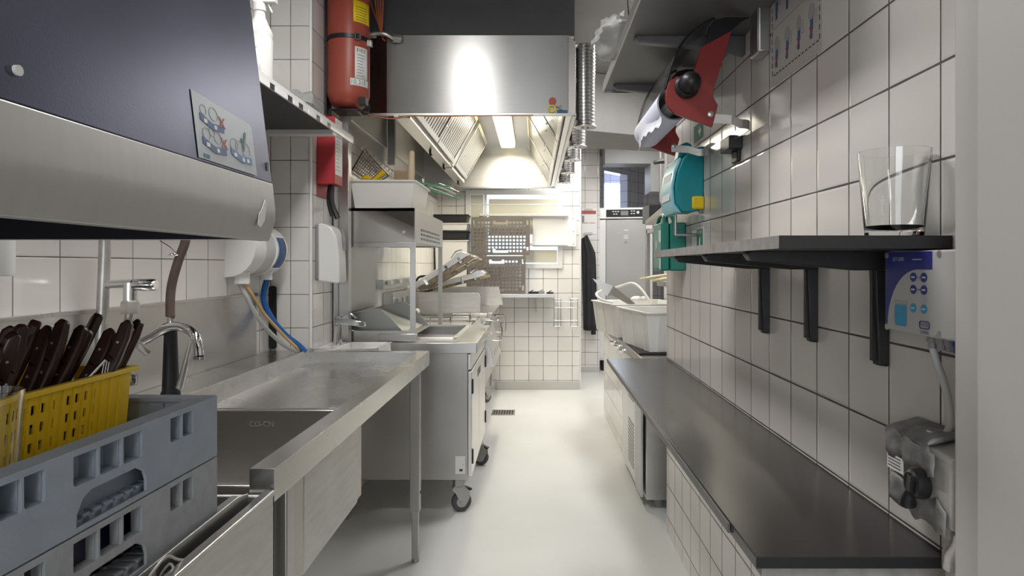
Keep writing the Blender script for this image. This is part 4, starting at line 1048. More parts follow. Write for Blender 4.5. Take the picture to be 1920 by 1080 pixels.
# ---------------- paper roll holder
t = thing('paper_roll_holder', 'red wall roll dispenser with smoked cover, black knob and steel loop', 'dispenser', (0.55,2.1,1.8))
Y1, Y2 = 1.85, 2.34
def F(x, y):  # pixel on the near cheek to (X, Z)
    return ((x-1002)*Y1/FPX, EYE+(498-y)*Y1/FPX)
cp4 = lambda u, v: F(1040+u/3.376, v/3.376)
red = [cp4(*p) for p in ((1118,196),(1092,292),(1005,560),(1000,612),(1030,670),(995,805),(860,760),(760,722),(715,680),(700,630),(705,570),(722,520),(770,488),(868,492),(925,305),(960,282))]
blk = [cp4(*p) for p in ((1118,196),(960,282),(975,175),(1010,130),(1080,112),(1235,112),(1180,140))]
for (Y, nm) in ((Y1,'near'),(Y2,'far')):
    b = MB(); b.plate(red, [], (0,Y+0.006,0), (1,0,0), (0,0,1), 0.012); build(b, 'side_cheek', m_reddark, t, bevel=0.002)
    b = MB(); b.plate(blk, [], (0,Y+0.006,0), (1,0,0), (0,0,1), 0.012); build(b, 'black_arm', m_black, t, bevel=0.002)
    x, z = cp4(983,725)
    b = MB(); b.lathe([(0.0085,0),(0.0085,0.002),(0.004,0.004)], (x,Y-0.006,z), (0,-1,0)); build(b, 'screw', m_galv, t)
b = MB(); p = [cp4(*q) for q in ((700,560),(722,480),(745,400),(800,285),(870,205),(960,145),(1010,118))]
pin = [(x-0.004,z+0.002) for x, z in reversed(p)]
b.plate(p+pin, [], (0,Y2-0.01,0), (1,0,0), (0,0,1), Y2-Y1-0.02); build(b, 'smoked_cover', m_smoke, t)
b = MB(); q = [Vector((x,Y1-0.002,z)) for x, z in p]; b.tube(q, 0.004, 8, 4); build(b, 'cover_edge', m_black, t)
b = MB(); q = [Vector((x,Y2,z)) for x, z in p]; b.tube(q, 0.004, 8, 4); build(b, 'cover_edge', m_black, t)
kx, kz = cp4(830,555)
b = MB(); b.lathe([(0.030,-0.004),(0.034,0.008),(0.028,0.018)], (kx,Y1-0.006,kz), (0,-1,0)); b.ball((kx+0.003,Y1-0.045,kz+0.003), 0.029, 24, (1,1,1)); build(b, 'knob', m_black, t)
rx, rz = cp4(745,640); rx += 0.01
b = MB(); b.lathe([(0.045,0),(0.045,0.44),(0.020,0.44),(0.020,0)], (rx,Y1+0.022,rz), (0,1,0), n=40, cap=False)
b.add([], []); rl = build(b, 'paper_roll', m_paper, t, solid=0)
b = MB(); b.lathe([(0.0475,0),(0.0475,0.43),(0.046,0.43),(0.046,0)], (rx,Y1+0.026,rz), (0,1,0), n=40, cap=False); build(b, 'outer_layer', mat('paper_blueish',(0.66,0.68,0.82),0.7), t)
b = MB(); b.lathe([(0.02,0),(0.02,0.46)], (rx,Y1+0.008,rz), (0,1,0), n=24); build(b, 'spindle', m_black, t)
m_sheetp = mat('paper_sheet', (0.74,0.76,0.84), 0.7)
b = MB()
def hang(u, v):
    y = Y1+0.04+u*0.40
    x = rx-0.048+0.014*math.sin(v*3)*v+0.01*math.sin(u*6+v*2)*v
    z = rz+0.01-v*(0.070+0.005*math.sin(u*40))
    return (x, y, z)
b.grid(hang, 24, 10); build(b, 'hanging_sheet', m_sheetp, t, solid=0.0006)
lx, lz = cp4(1010,745)
b = MB()
def strap(pts, wz, th):
    for (a, c) in zip(pts[:-1], pts[1:]):
        a = Vector(a); c = Vector(c); d = (c-a).normalized(); n = Vector((d.y,-d.x,0)).normalized()*th
        b.hexa([a+Vector((0,0,-wz)), c+Vector((0,0,-wz)), c+n+Vector((0,0,-wz)), a+n+Vector((0,0,-wz)), a+Vector((0,0,wz)), c+Vector((0,0,wz)), c+n+Vector((0,0,wz)), a+n+Vector((0,0,wz))])
pts = [(lx-0.02,Y1+0.008,lz)]
pts += [(lx+0.05,Y1+0.008,lz-0.004)]
for k in range(9):
    a = -PI/2+PI/2*k/8
    pts.append((0.575+0.035*math.cos(a), Y1+0.045+0.035*math.sin(a), lz-0.015))
for k in range(9):
    a = PI/2*k/8
    pts.append((0.575+0.035*math.cos(a), Y2-0.045+0.035*math.sin(a), lz-0.015))
pts += [(lx+0.04,Y2-0.008,lz-0.004),(lx-0.02,Y2-0.008,lz)]
strap(pts, 0.0125, 0.003)
for i, v in enumerate(b.v): pass
build(b, 'steel_loop', m_ss, t)
b = MB(); b.box(0.595,WR,2.03,2.13,lz-0.055,lz-0.012); b.box(WR-0.012,WR,2.05,2.11,lz-0.09,lz-0.012); build(b, 'wall_clip', m_black, t, bevel=0.004)

# ---------------- teal eye-wash station and green case
t = thing('eye_wash_station', 'teal wall station with clear blue front and yellow tab', 'first aid station', (0.59,2.6,1.49))
pf = [(0.0,0.02),(-0.028,0.0),(-0.085,0.0),(-0.105,0.03),(-0.108,0.09),(-0.098,0.15),(-0.078,0.20),(-0.04,0.235),(0.0,0.245)]
b = MB(); b.plate(pf, [], (WR,2.66,1.485), (1,0,0), (0,0,1), 0.165); build(b, 'shell', m_teal, t, bevel=0.006, seg=3)
pfl = [(-0.08,-0.006),(-0.105,-0.004),(-0.118,0.03),(-0.121,0.09),(-0.110,0.155),(-0.088,0.205),(-0.080,0.200),(-0.100,0.150),(-0.110,0.09),(-0.106,0.03)]
b = MB(); b.plate(pfl, [], (WR,2.72,1.485), (1,0,0), (0,0,1), 0.21); build(b, 'front_cover', m_tealr, t, bevel=0.003)
b = MB()
b.hexa([(WR-0.1225,2.54,1.53),(WR-0.1215,2.54,1.53),(WR-0.1215,2.69,1.53),(WR-0.1225,2.69,1.53),(WR-0.1135,2.54,1.635),(WR-0.1125,2.54,1.635),(WR-0.1125,2.69,1.635),(WR-0.1135,2.69,1.635)]); build(b, 'front_label', m_paper, t)
b = MB(); b.plate([(-0.03,0.225),(-0.03,0.262),(-0.05,0.272),(-0.075,0.262),(-0.085,0.205),(-0.05,0.22)], [], (WR,2.63,1.485), (1,0,0), (0,0,1), 0.07); build(b, 'hanging_loop', m_teal, t, bevel=0.006)
b = MB(); b.box(WR-0.046,WR-0.001,2.484,2.50,1.492,1.540); build(b, 'yellow_tab', m_ygp, t, bevel=0.006)
b = MB(); b.cyl((WR-0.085,2.60,1.40),(WR-0.085,2.60,1.49),0.006,n=10); b.cyl((WR-0.085,2.60,1.40),(WR,2.60,1.40),0.006,n=10); build(b, 'support_rod', m_ssd, t)
t = thing('first_aid_case', 'dark green plastic first aid case with handle behind the shelf end', 'first aid case', (0.585,2.88,1.258))
b = MB(); b.box(0.533,0.567,2.79,2.98,1.258,1.462); build(b, 'front_half', m_green, t, bevel=0.006, seg=3)
b = MB(); b.box(0.570,0.636,2.79,2.98,1.258,1.462); build(b, 'back_half', m_green, t, bevel=0.006, seg=3)
b = MB(); b.box(0.5325,0.5335,2.80,2.97,1.27,1.452); build(b, 'front_face', m_greenl, t)
b = MB(); b.box(0.5315,0.5322,2.80,2.84,1.38,1.43); b.box(0.5315,0.5322,2.80,2.83,1.265,1.31); b.plate(disc(2.90,1.37,0.012,12,0.02), [], (0.5312,0,0), (0,1,0), (0,0,1), 0.0008); build(b, 'white_sticker', m_paper, t)
b = MB(); b.tube([(0.55,2.80,1.455),(0.552,2.83,1.486),(0.555,2.87,1.497),(0.555,2.91,1.497),(0.552,2.945,1.484),(0.55,2.97,1.455)], 0.008, 8, 4)
b.tube([(0.59,2.80,1.455),(0.585,2.83,1.486),(0.58,2.87,1.497),(0.58,2.91,1.497),(0.585,2.945,1.484),(0.59,2.97,1.455)], 0.008, 8, 4); build(b, 'handle', m_green, t)
b = MB(); b.box(0.60,0.622,2.787,2.792,1.40,1.43); build(b, 'latch', m_green, t, bevel=0.002)

# ============================================================ COOKING END
def caster(name_label, loc, s=1.0, brake=True, rot=0.0):
    x, y = loc
    t = thing('caster', name_label, 'caster', (x,y,0))
    return t
def caster_parts(parent, x, y, ztop, tw=1, turn=0.5):
    """fork, wheel and brake hanging under a unit; the wheel stands on the floor"""
    R = 0.0525
    T = Matrix.Translation((x,y,0)) @ Matrix.Rotation(turn, 4, 'Z')
    b = MB(); b.T = T
    b.box(-0.025,0.025,-0.025,0.025,0.135,ztop)
    f = build(b, 'caster_stem', m_castgrey, parent, bevel=0.003)
    b = MB(); b.T = T
    for sy in (-0.020, 0.017):
        b.plate([(-0.028,0.135),(-0.040,0.118),(-0.022,0.105),(0.0,0.062),(0.022,0.035),(0.045,0.050),(0.058,0.080),(0.056,0.105),(0.035,0.128),(0.020,0.137)], [], (0,sy+0.003,0), (1,0,0), (0,0,1), 0.003)
    b.box(-0.03,0.03,-0.020,0.020,0.130,0.138)
    build(b, 'fork', m_castgrey, f, bevel=0.001)
    b = MB(); b.T = T
    b.lathe([(0.028,-0.014),(R-0.006,-0.013),(R,-0.006),(R,0.006),(R-0.006,0.013),(0.028,0.014)], (0.015,0,R), (0,1,0), n=32)
    build(b, 'wheel', m_greyscr, f)
    b = MB(); b.T = T; b.cyl((0.015,-0.0155,R),(0.015,0.0155,R),0.028,n=24); b.cyl((0.015,-0.022,R),(0.015,0.022,R),0.008,n=12); build(b, 'hub', m_castgrey, f)
    if tw:
        b = MB(); b.T = T; b.hexa([(0.01,-0.014,0.128),(0.06,-0.014,0.105),(0.06,0.014,0.105),(0.01,0.014,0.128),(0.012,-0.014,0.140),(0.072,-0.014,0.113),(0.072,0.014,0.113),(0.012,0.014,0.140)]); build(b, 'brake_pedal', m_black, f, bevel=0.002)

# ---- heated counter cabinet on wheels
t = thing('counter_cabinet', 'stainless steel cabinet on castors with doors facing the aisle', 'cabinet', (-0.65,3.85,0))
b = MB(); b.box(-0.930,-0.342,3.40,4.36,0.183,0.832); build(b, 'body', m_cab, t, bevel=0.002)
b = MB()
b.plate(rr(-0.930,3.37,-0.292,4.37), [rr(-0.90,3.56,-0.43,4.27,0.02)], (0,0,0.835), (1,0,0), (0,1,0), 0.053)
build(b, 'worktop', m_ss, t, bevel=0.003)
b = MB(); b.plate(rr(-0.915,3.545,-0.415,4.285,0.02), [rr(-0.895,3.565,-0.435,4.265,0.02)], (0,0,0.888), (1,0,0), (0,1,0), 0.010); build(b, 'well_rim', m_sslit, t, bevel=0.002)
b = MB(); b.box(-0.93,-0.43,3.56,4.27,0.836,0.842); build(b, 'well_floor', m_ssd, t)
b = MB(); b.box(-0.42,-0.342,3.42,3.45,0.77,0.835); build(b, 'corner_block', m_ssd, t)
for i, (y0, y1) in enumerate(((3.415,3.86),(3.87,4.345))):
    b = MB(); b.box(-0.342,-0.322,y0,y1,0.195,0.735); d = build(b, 'door', m_sslit, t, bevel=0.003)
    for z in (0.26,0.62):
        b = MB(); b.box(-0.322,-0.314,(y0 if i == 0 else y1-0.03)+0.002,(y0+0.022 if i == 0 else y1),z,z+0.075); build(b, 'hinge', m_black, d, bevel=0.002)
    yh = y1-0.05 if i == 0 else y0+0.05
    b = MB(); b.box(-0.3225,-0.3215,yh-0.05,yh+0.05,0.65,0.69); build(b, 'handle', m_black, d)
b = MB(); b.box(-0.342,-0.326,3.415,4.345,0.745,0.825); build(b, 'control_strip', m_sslit, t, bevel=0.002)
b = MB(); b.box(-0.404,-0.354,3.398,3.3995,0.215,0.305); build(b, 'rating_plate', m_white, t)
b = MB(); b.box(-0.384,-0.367,3.3973,3.398,0.228,0.240); b.box(-0.366,-0.364,3.3973,3.398,0.26,0.265); build(b, 'plate_print', m_inkp, t)
caster_parts(t, -0.395, 3.46, 0.184, 1, 0.35); caster_parts(t, -0.36, 4.27, 0.184, 1, -0.2)
caster_parts(t, -0.88, 4.27, 0.184, 0, 0.2)

# ---- fryer unit
t = thing('fryer_unit', 'stainless twin fryer with loop handles and sloping slotted front', 'fryer', (-0.65,4.85,0))
b = MB()
b.plate(rr(-0.985,4.40,-0.335,5.23), [rr(-0.90,4.47,-0.42,4.80,0.02), rr(-0.90,4.86,-0.42,5.18,0.02)], (0,0,0.815), (1,0,0), (0,1,0), 0.07)
b.box(-0.985,-0.40,4.40,4.42,0.32,0.815); b.box(-0.985,-0.40,5.21,5.23,0.32,0.815); b.box(-0.43,-0.40,4.42,5.21,0.32,0.815); b.box(-0.985,-0.42,4.40,5.23,0.30,0.33)
build(b, 'body', m_ss, t, bevel=0.002)
b = MB(); b.box(-0.90,-0.42,4.47,4.80,0.74,0.75); b.box(-0.90,-0.42,4.86,5.18,0.74,0.75); build(b, 'oil_well', m_darkin, t)
b = MB(); b.box(-0.88,-0.44,4.49,4.78,0.868,0.874); b.box(-0.88,-0.44,4.88,5.16,0.868,0.874); build(b, 'well_lid', m_sslit, t, bevel=0.002)
b = MB()
for (x, y) in ((-0.72,4.60),(-0.62,5.0),(-0.60,4.72)):
    b.tube([(x,y,0.874),(x,y,0.915),(x+0.01,y,0.92),(x+0.13,y,0.92),(x+0.14,y,0.915),(x+0.14,y,0.874)], 0.0045, 8, 2)
build(b, 'lid_handle', m_chrome, t)
b = MB(); b.plate([(-0.335,0.875),(-0.335,0.80),(-0.405,0.79),(-0.405,0.60),(-0.262,0.605),(-0.285,0.70)], [], (0,5.20,0), (1,0,0), (0,0,1), 0.78)
build(b, 'sloping_front', m_sslit, t, bevel=0.003)
b = MB()
for k in range(4):
    y = 4.62+k*0.16; b.hexa([(-0.3175,y,0.80),(-0.315,y,0.80),(-0.315,y+0.008,0.80),(-0.3175,y+0.008,0.80),(-0.277,y,0.66),(-0.2735,y,0.66),(-0.2735,y+0.008,0.66),(-0.277,y+0.008,0.66)])
build(b, 'slot', m_black, t)
b = MB(); b.tube([(-0.335,4.44,0.895),(-0.325,4.8,0.897),(-0.335,5.2,0.895)], 0.008, 8, 3); b.tube([(-0.300,4.44,0.885),(-0.300,5.2,0.885)], 0.007, 8, 0); build(b, 'front_rail', m_chrome, t)
for y in (4.50,5.05):
    b = MB(); b.tube([(-0.33,y,0.90),(-0.25,y,0.905),(-0.225,y,0.89),(-0.222,y,0.80),(-0.24,y,0.775),(-0.29,y,0.775)], 0.007, 8, 3); build(b, 'loop_handle', m_chrome, t)
b = MB(); b.box(-0.36,-0.30,4.53,4.57,0.86,0.915); build(b, 'latch_block', m_ssd, t, bevel=0.004)
b = MB(); b.box(-0.35,-0.31,4.9,4.96,0.87,0.93); build(b, 'latch_block', m_ssd, t, bevel=0.004)
caster_parts(t, -0.86, 4.5, 0.31, 0, 0.1); caster_parts(t, -0.47, 5.12, 0.31, 0, 0.1); caster_parts(t, -0.47, 4.5, 0.31, 0, 0.3)

# ---- clamshell griddle
t = thing('contact_grill', 'steel contact grill with raised lids beyond the fryer', 'grill', (-0.65,5.85,0))
b = MB()
b.box(-0.985,-0.40,5.26,6.42,0.28,0.86); b.box(-0.985,-0.335,5.26,6.42,0.86,0.90)
build(b, 'body', m_ss, t, bevel=0.003)
b = MB()
b.plate([(-0.985,0.90),(-0.43,0.90),(-0.43,1.035),(-0.445,1.062),(-0.985,1.070)], [], (0,5.285,0), (1,0,0), (0,0,1), 0.022); build(b, 'splash_guard', m_ssrough, t, bevel=0.002); b = MB()
b.plate([(-0.985,0.90),(-0.30,0.90),(-0.345,1.075),(-0.985,1.080)], [], (0,6.42,0), (1,0,0), (0,0,1), 0.022)
build(b, 'splash_guard', m_ssrough, t, bevel=0.002)
b = MB(); b.box(-0.40,-0.33,5.30,6.38,0.70,0.86); b.box(-0.46,-0.40,6.30,6.42,0.14,0.28); build(b, 'grease_drawer', m_ssd, t, bevel=0.004)
caster_parts(t, -0.455, 6.22, 0.29, 0, 0.9); caster_parts(t, -0.90, 5.4, 0.29, 0, 0.1); caster_parts(t, -0.90, 6.3, 0.29, 0, 0.1)
for (y, ang, zz, ln) in ((5.45,33,1.085,0.50),(5.83,29,1.085,0.52),(6.18,14,1.065,0.52)):
    T = Matrix.Translation((-0.955,y,zz)) @ Matrix.Rotation(-math.radians(ang), 4, 'Y')
    b = MB(); b.T = T
    b.plate([(0.0,0.0),(ln,0.0),(ln+0.01,0.02),(ln-0.02,0.055),(ln-0.07,0.06),(ln-0.12,0.045),(0.02,0.05),(0,0.03)], [], (0,0.15,0), (1,0,0), (0,0,1), 0.30)
    lid = build(b, 'lid', m_sslit, t, bevel=0.003)
    b = MB(); b.T = T; b.box(0.03,ln+0.025,-0.145,0.145,-0.026,-0.002); build(b, 'hot_plate', m_soot, lid, bevel=0.002)
    b = MB(); b.T = T
    for u in (0.10,0.30,0.42): b.box(u,u+0.022,-0.158,-0.148,-0.02,0.03)
    b.tube([(ln-0.12,-0.155,0.055),(ln-0.06,-0.155,0.078),(ln-0.01,-0.155,0.060)], 0.006, 8, 3); build(b, 'lid_handle', m_chrome, lid)
b = MB(); b.tube([(-0.98,5.5,1.0),(-0.97,5.45,1.14),(-0.93,5.42,1.19),(-0.84,5.42,1.19)], 0.010, 10, 4); b.cyl((-0.965,5.30,1.05),(-0.965,6.35,1.05),0.014); build(b, 'pivot_bar', m_black, t)
# rear control rail along the wall
t = thing('control_rail', 'stainless control rail with pairs of white knobs low on the tiled wall', 'rail', (-0.98,4.7,1.04))
b = MB(); b.box(WC+0.001,-0.955,4.20,5.24,1.13,1.19); b.box(WC+0.001,-0.93,4.38,5.24,0.905,1.10); build(b, 'panel', m_ss, t, bevel=0.002)
b = MB()
for y in (4.28,4.36,4.40,4.66,4.70,5.0,5.05): b.box(-0.955,-0.940,y,y+0.022,1.155,1.182)
build(b, 'white_knobs', m_white, t, bevel=0.002)
b = MB()
for y in (4.48,4.66,4.84,5.02): b.box(-0.93,-0.915,y,y+0.07,0.91,1.06)
build(b, 'channel', m_ssd, t)
b = MB()
for y in (4.44,4.60,4.78,4.96,5.10): b.ball((-0.90,y,0.93),0.022,12)
build(b, 'round_knobs', m_white, t)

# ---- heat lamp gantry
t = thing('heat_lamp_gantry', 'steel over-counter heat lamp box on a framed glass screen', 'heat lamp', (-0.80,3.9,0.888))
b = MB()
b.box(-0.970,-0.618,3.42,4.45,1.560,1.576); b.box(-0.970,-0.618,3.42,3.425,1.40,1.576); b.box(-0.970,-0.618,4.445,4.45,1.40,1.576)
b.box(-0.970,-0.965,3.42,4.45,1.40,1.576)
sl = []
for r in range(3):
    for c in range(14): sl.append(rr(3.60+c*0.052, 1.418+r*0.024, 3.63+c*0.052, 1.432+r*0.024))
b.plate(rr(3.42,1.40,4.45,1.576), sl, (-0.618,0,0), (0,1,0), (0,0,1), 0.004)
build(b, 'lamp_box', m_cab, t, bevel=0.001)
b = MB(); b.box(-0.955,-0.63,3.44,4.43,1.408,1.414); build(b, 'reflector', m_sslit, t)
b = MB(); b.cyl((-0.672,3.4195,1.452),(-0.672,3.415,1.452),0.008,n=12); b.cyl((-0.665,3.4195,0.925),(-0.665,3.415,0.925),0.008,n=12); build(b, 'screw', m_galv, t)
b = MB()
b.plate(rr(-0.955,0.89,-0.612,1.40), [rr(-0.945,0.945,-0.640,1.375,0.015)], (0,3.43,0), (1,0,0), (0,0,1), 0.010)
build(b, 'screen_frame', m_ss, t, bevel=0.001)
b = MB(); b.box(-0.947,-0.638,3.424,3.428,0.943,1.377); build(b, 'glass_pane', m_pane, t)
b = MB(); b.box(-0.640,-0.615,4.42,4.445,0.888,1.40); build(b, 'rear_post', m_ssd, t)
b = MB(); b.box(-0.80,-0.60,3.405,3.42,0.892,0.93); build(b, 'foot_plate', m_ss, t, bevel=0.003)
# wall cladding
b = MB(); b.box(WC+0.001,WC+0.008,3.28,4.20,0.86,1.56); one(b, 'wall_cladding', m_ssd, 'tall stainless sheet on the wall behind the glass screen', 'panel', (WC,3.7,0.86))
b = MB(); b.box(WC+0.001,WC+0.008,3.45,6.80,1.95,2.46); one(b, 'hood_side_sheet', m_cab, 'stainless wall sheet under the left inner side of the hood', 'panel', (WC,5.0,1.95))
b = MB(); b.box(-0.985,-0.935,3.345,3.395,0.0,2.055); b.box(WC+0.001,-0.985,3.28,3.37,0.0,2.02)
one(b, 'hood_post', m_ss, 'full height stainless post and strip left of the heat lamp', 'post', (-0.96,3.37,0), bevel=0.002)
# chip scuttle
t = thing('chip_scuttle', 'stainless sloped holding pan standing behind the glass screen', 'pan', (-0.82,3.9,0.888))
b = MB()
b.plate([(-0.955,0.898),(-0.66,0.898),(-0.75,1.00),(-0.82,1.055),(-0.955,1.03)], [], (0,3.50,0), (1,0,0), (0,0,1), 0.006)
b.plate([(-0.955,0.898),(-0.66,0.898),(-0.75,1.00),(-0.82,1.055),(-0.955,1.03)], [], (0,4.20,0), (1,0,0), (0,0,1), 0.006)
b.box(-0.96,-0.954,3.50,4.20,0.898,1.03); b.box(-0.955,-0.66,3.50,4.20,0.898,0.905)
b.hexa([(-0.955,3.50,1.00),(-0.70,3.50,0.905),(-0.70,4.2,0.905),(-0.955,4.2,1.00),(-0.955,3.50,1.006),(-0.70,3.50,0.911),(-0.70,4.2,0.911),(-0.955,4.2,1.006)])
build(b, 'pan', m_ssd, t, bevel=0.001)
# ---- things on top of the gantry
t = thing('utensil_tub', 'open white plastic tub of utensils on top of the heat lamp box', 'tub', (-0.79,3.68,1.576))
def tub(t, x0, x1, y0, y1, z0, z1, tp, m, rimw=0.012, nm='shell', ribs=0):
    b = MB()
    def ringq(z, k, ins): return [(x0+k+ins,y0+k+ins,z),(x1-k-ins,y0+k+ins,z),(x1-k-ins,y1-k-ins,z),(x0+k+ins,y1-k-ins,z)]
    a = ringq(z0, tp, 0); c = ringq(z1, 0, 0); ci = ringq(z1, 0, 0.004); ai = ringq(z0+0.004, tp, 0.004)
    b.add(a+c+ci+ai, [(3,2,1,0)]+[(i,(i+1)%4,4+(i+1)%4,4+i) for i in range(4)]+[(4+i,4+(i+1)%4,8+(i+1)%4,8+i) for i in range(4)]+[(8+i,8+(i+1)%4,12+(i+1)%4,12+i) for i in range(4)]+[(12,13,14,15)])
    s = build(b, nm, m, t, bevel=0.004, seg=3)
    b = MB(); b.plate(rr(x0-rimw,y0-rimw,x1+rimw,y1+rimw,0.02), [rr(x0+0.003,y0+0.003,x1-0.003,y1-0.003,0.015)], (0,0,z1-0.006), (1,0,0), (0,1,0), 0.008); build(b, 'rim', m, t, bevel=0.002)
    if ribs:
        for i in range(ribs):
            b = MB()
            f = (i+0.5)/ribs
            y = y0+(y1-y0)*f
            b.hexa([(x0+tp-0.004,y,z0),(x0+tp,y,z0),(x0+tp,y+0.006,z0),(x0+tp-0.004,y+0.006,z0),(x0-0.004,y,z1-0.01),(x0,y,z1-0.01),(x0,y+0.006,z1-0.01),(x0-0.004,y+0.006,z1-0.01)])
            build(b, 'rib', m, t); b = MB(); x = x0+(x1-x0)*f
            b.hexa([(x,y0+tp-0.004,z0),(x+0.006,y0+tp-0.004,z0),(x+0.006,y0+tp,z0),(x,y0+tp,z0),(x,y0-0.004,z1-0.01),(x+0.006,y0-0.004,z1-0.01),(x+0.006,y0,z1-0.01),(x,y0,z1-0.01)])
            build(b, 'rib', m, t)
tub(t, -0.955,-0.625,3.45,3.92,1.578,1.722,0.018,m_tub)
b = MB(); b.tube([P(770,372,3.5),P(771,330,3.5),P(772,290,3.5),P(772,283,3.5)], [0.016,0.018,0.015,0.008], 12, 3); one(b, 'wooden_handle', m_pale, 'pale wooden paddle handle standing up at the right of the white tub', 'handle', P(770,385,3.5))
b = MB(); b.tube([P(688,350,3.6),P(705,335,3.6),P(720,322,3.6)], [0.010,0.012,0.017], 10, 3); one(b, 'yellow_scraper', m_yellow, 'yellow handled utensil leaning right in the white tub', 'utensil', P(688,360,3.6))
b = MB(); b.tube([P(675,345,3.62),P(685,333,3.62),P(695,336,3.62)], [0.010,0.015,0.012], 10, 3); one(b, 'yellow_spoon', m_yellow, 'short yellow utensil end low in the white tub', 'utensil', P(675,360,3.62))
b = MB(); b.hexa([(-0.79,3.72,1.60),(-0.69,3.72,1.60),(-0.69,3.78,1.60),(-0.79,3.78,1.60),(-0.785,3.72,1.812),(-0.68,3.72,1.808),(-0.68,3.78,1.808),(-0.785,3.78,1.812)]); one(b, 'cardboard_box', m_card, 'small brown cardboard box standing inside the white tub', 'box', (-0.74,3.75,1.59), bevel=0.002)
t = thing('wire_rack', 'folded wire rack with green coated rods beside the white tub', 'rack', (-0.60,4.15,1.576))
b = MB()
for k in range(4):
    b.tube([P(778,338+k*6,3.98+0.1*k),P(800,345+k*4,4.0+0.1*k),P(845+k*6,358+k*5-8*(k<2),4.1+0.1*k)], 0.005, 8, 3)
build(b, 'green_rod', m_wiregreen, t)
b = MB()
for k in range(3):
    b.tube([P(780+6*k,380-4*k,4.05),P(790+8*k,358-3*k,4.05),P(803+10*k,350-3*k,4.05),P(850+5*k,368-4*k,4.2)], 0.004, 8, 2)
for k in range(4): b.tube([P(776,362+k*5,4.0),P(800,352+k*3,4.15)], 0.003, 6, 0)
for p in (P(776,380,4.0), P(790,380,4.1)): b.tube([p, Vector((p.x,p.y,1.577))], 0.003, 6, 0)
build(b, 'wire_frame', m_galv, t)
# wire basket hanging on hooks on the wall
t = thing('hanging_grid', 'small wire grid basket hanging from hooks on the left wall under the hood', 'basket', (-0.95,4.0,1.7))
b = MB()
A = P(683,280,3.80); B_ = P(728,330,4.38); C_ = P(705,345,4.1); D_ = P(661,318,3.60)
for (p, q) in ((A,B_),(B_,C_),(C_,D_),(D_,A)): b.tube([p,q], 0.005, 6, 0)
for k in range(1,14): b.tube([A.lerp(B_,k/14), D_.lerp(C_,k/14)], 0.0022, 5, 0)
for k in range(1,7): b.tube([A.lerp(D_,k/7), B_.lerp(C_,k/7)], 0.0022, 5, 0)
build(b, 'grid', mat('burnt_wire',(0.14,0.105,0.06),0.5,metal=0.5), t)
b = MB()
for k in range(8):
    p = P(680,276,3.76).lerp(P(732,322,4.42), k/7)
    b.tube([p+Vector((-0.01,0,0)), p+Vector((0,0,0.02)), p+Vector((0.012,0,0)), p+Vector((0.004,0,-0.02))], 0.0028, 6, 3)
b.tube([P(676,276,3.74), P(736,328,4.46)], 0.004, 6, 0)
build(b, 'hook_rail', m_galv, t)

# ============================================================ THE HOOD
t = thing('extractor_hood', 'big stainless extractor hood over the cooking line', 'hood', (-0.35,5.1,2.06))
HL, HR, HY0, HY1, HZ0, HZ1 = -0.855, 0.175, 3.42, 6.62, 2.06, 2.467
b = MB(); b.box(HL+0.095,HR,HY0,HY0+0.012,HZ0,HZ1)
b.hexa([(WC+0.01,HY0+0.05,HZ0),(HL+0.095,HY0,HZ0),(HL+0.095,HY0+0.012,HZ0),(WC+0.01,HY0+0.062,HZ0),(WC+0.01,HY0+0.05,HZ1),(HL+0.095,HY0,HZ1),(HL+0.095,HY0+0.012,HZ1),(WC+0.01,HY0+0.062,HZ1)])
build(b, 'front_panel', m_ssh, t, bevel=0.002)
b = MB(); b.hexa([(HR,HY0,HZ0),(HR+0.038,HY0+0.03,HZ0),(HR+0.038,HY0+0.04,HZ0),(HR,HY0+0.012,HZ0),(HR,HY0,HZ1),(HR+0.038,HY0+0.03,HZ1-0.03),(HR+0.038,HY0+0.04,HZ1-0.03),(HR,HY0+0.012,HZ1)])
build(b, 'corner_strip', m_sslit, t)
b = MB()
b.box(HR+0.026,HR+0.038,HY0+0.035,HY1,HZ0,HZ1-0.02)
b.box(WC+0.01,HR+0.03,HY1-0.012,HY1,HZ0,HZ1-0.002)
b.box(WC+0.01,HR+0.03,HY0+0.012,HY1,HZ1-0.012,HZ1-0.002)
b.box(WC+0.01,WC+0.02,HY0+0.05,HY1,HZ0,HZ1)
b.box(0.165,HR+0.027,HY0+0.014,HY1-0.012,HZ0+0.002,HZ0+0.012)
build(b, 'inner_panels', m_sslit, t)
b = MB(); b.box(WC+0.01,HR+0.038,HY0-0.006,HY0+0.016,HZ0-0.008,HZ0+0.004); b.box(HR+0.02,HR+0.04,HY0,HY1,HZ0-0.008,HZ0); b.box(WC+0.01,HR+0.04,HY1-0.02,HY1+0.004,HZ0-0.012,HZ0+0.002); build(b, 'lower_edge', m_ss, t, bevel=0.001)
b = MB(); b.box(-0.972,-0.925,4.40,4.44,1.95,2.45); build(b, 'inner_post', m_ssd, t)
b = MB(); b.box(WC+0.021,-0.73,5.9,5.91,1.93,2.45); build(b, 'partition', m_cab, t)
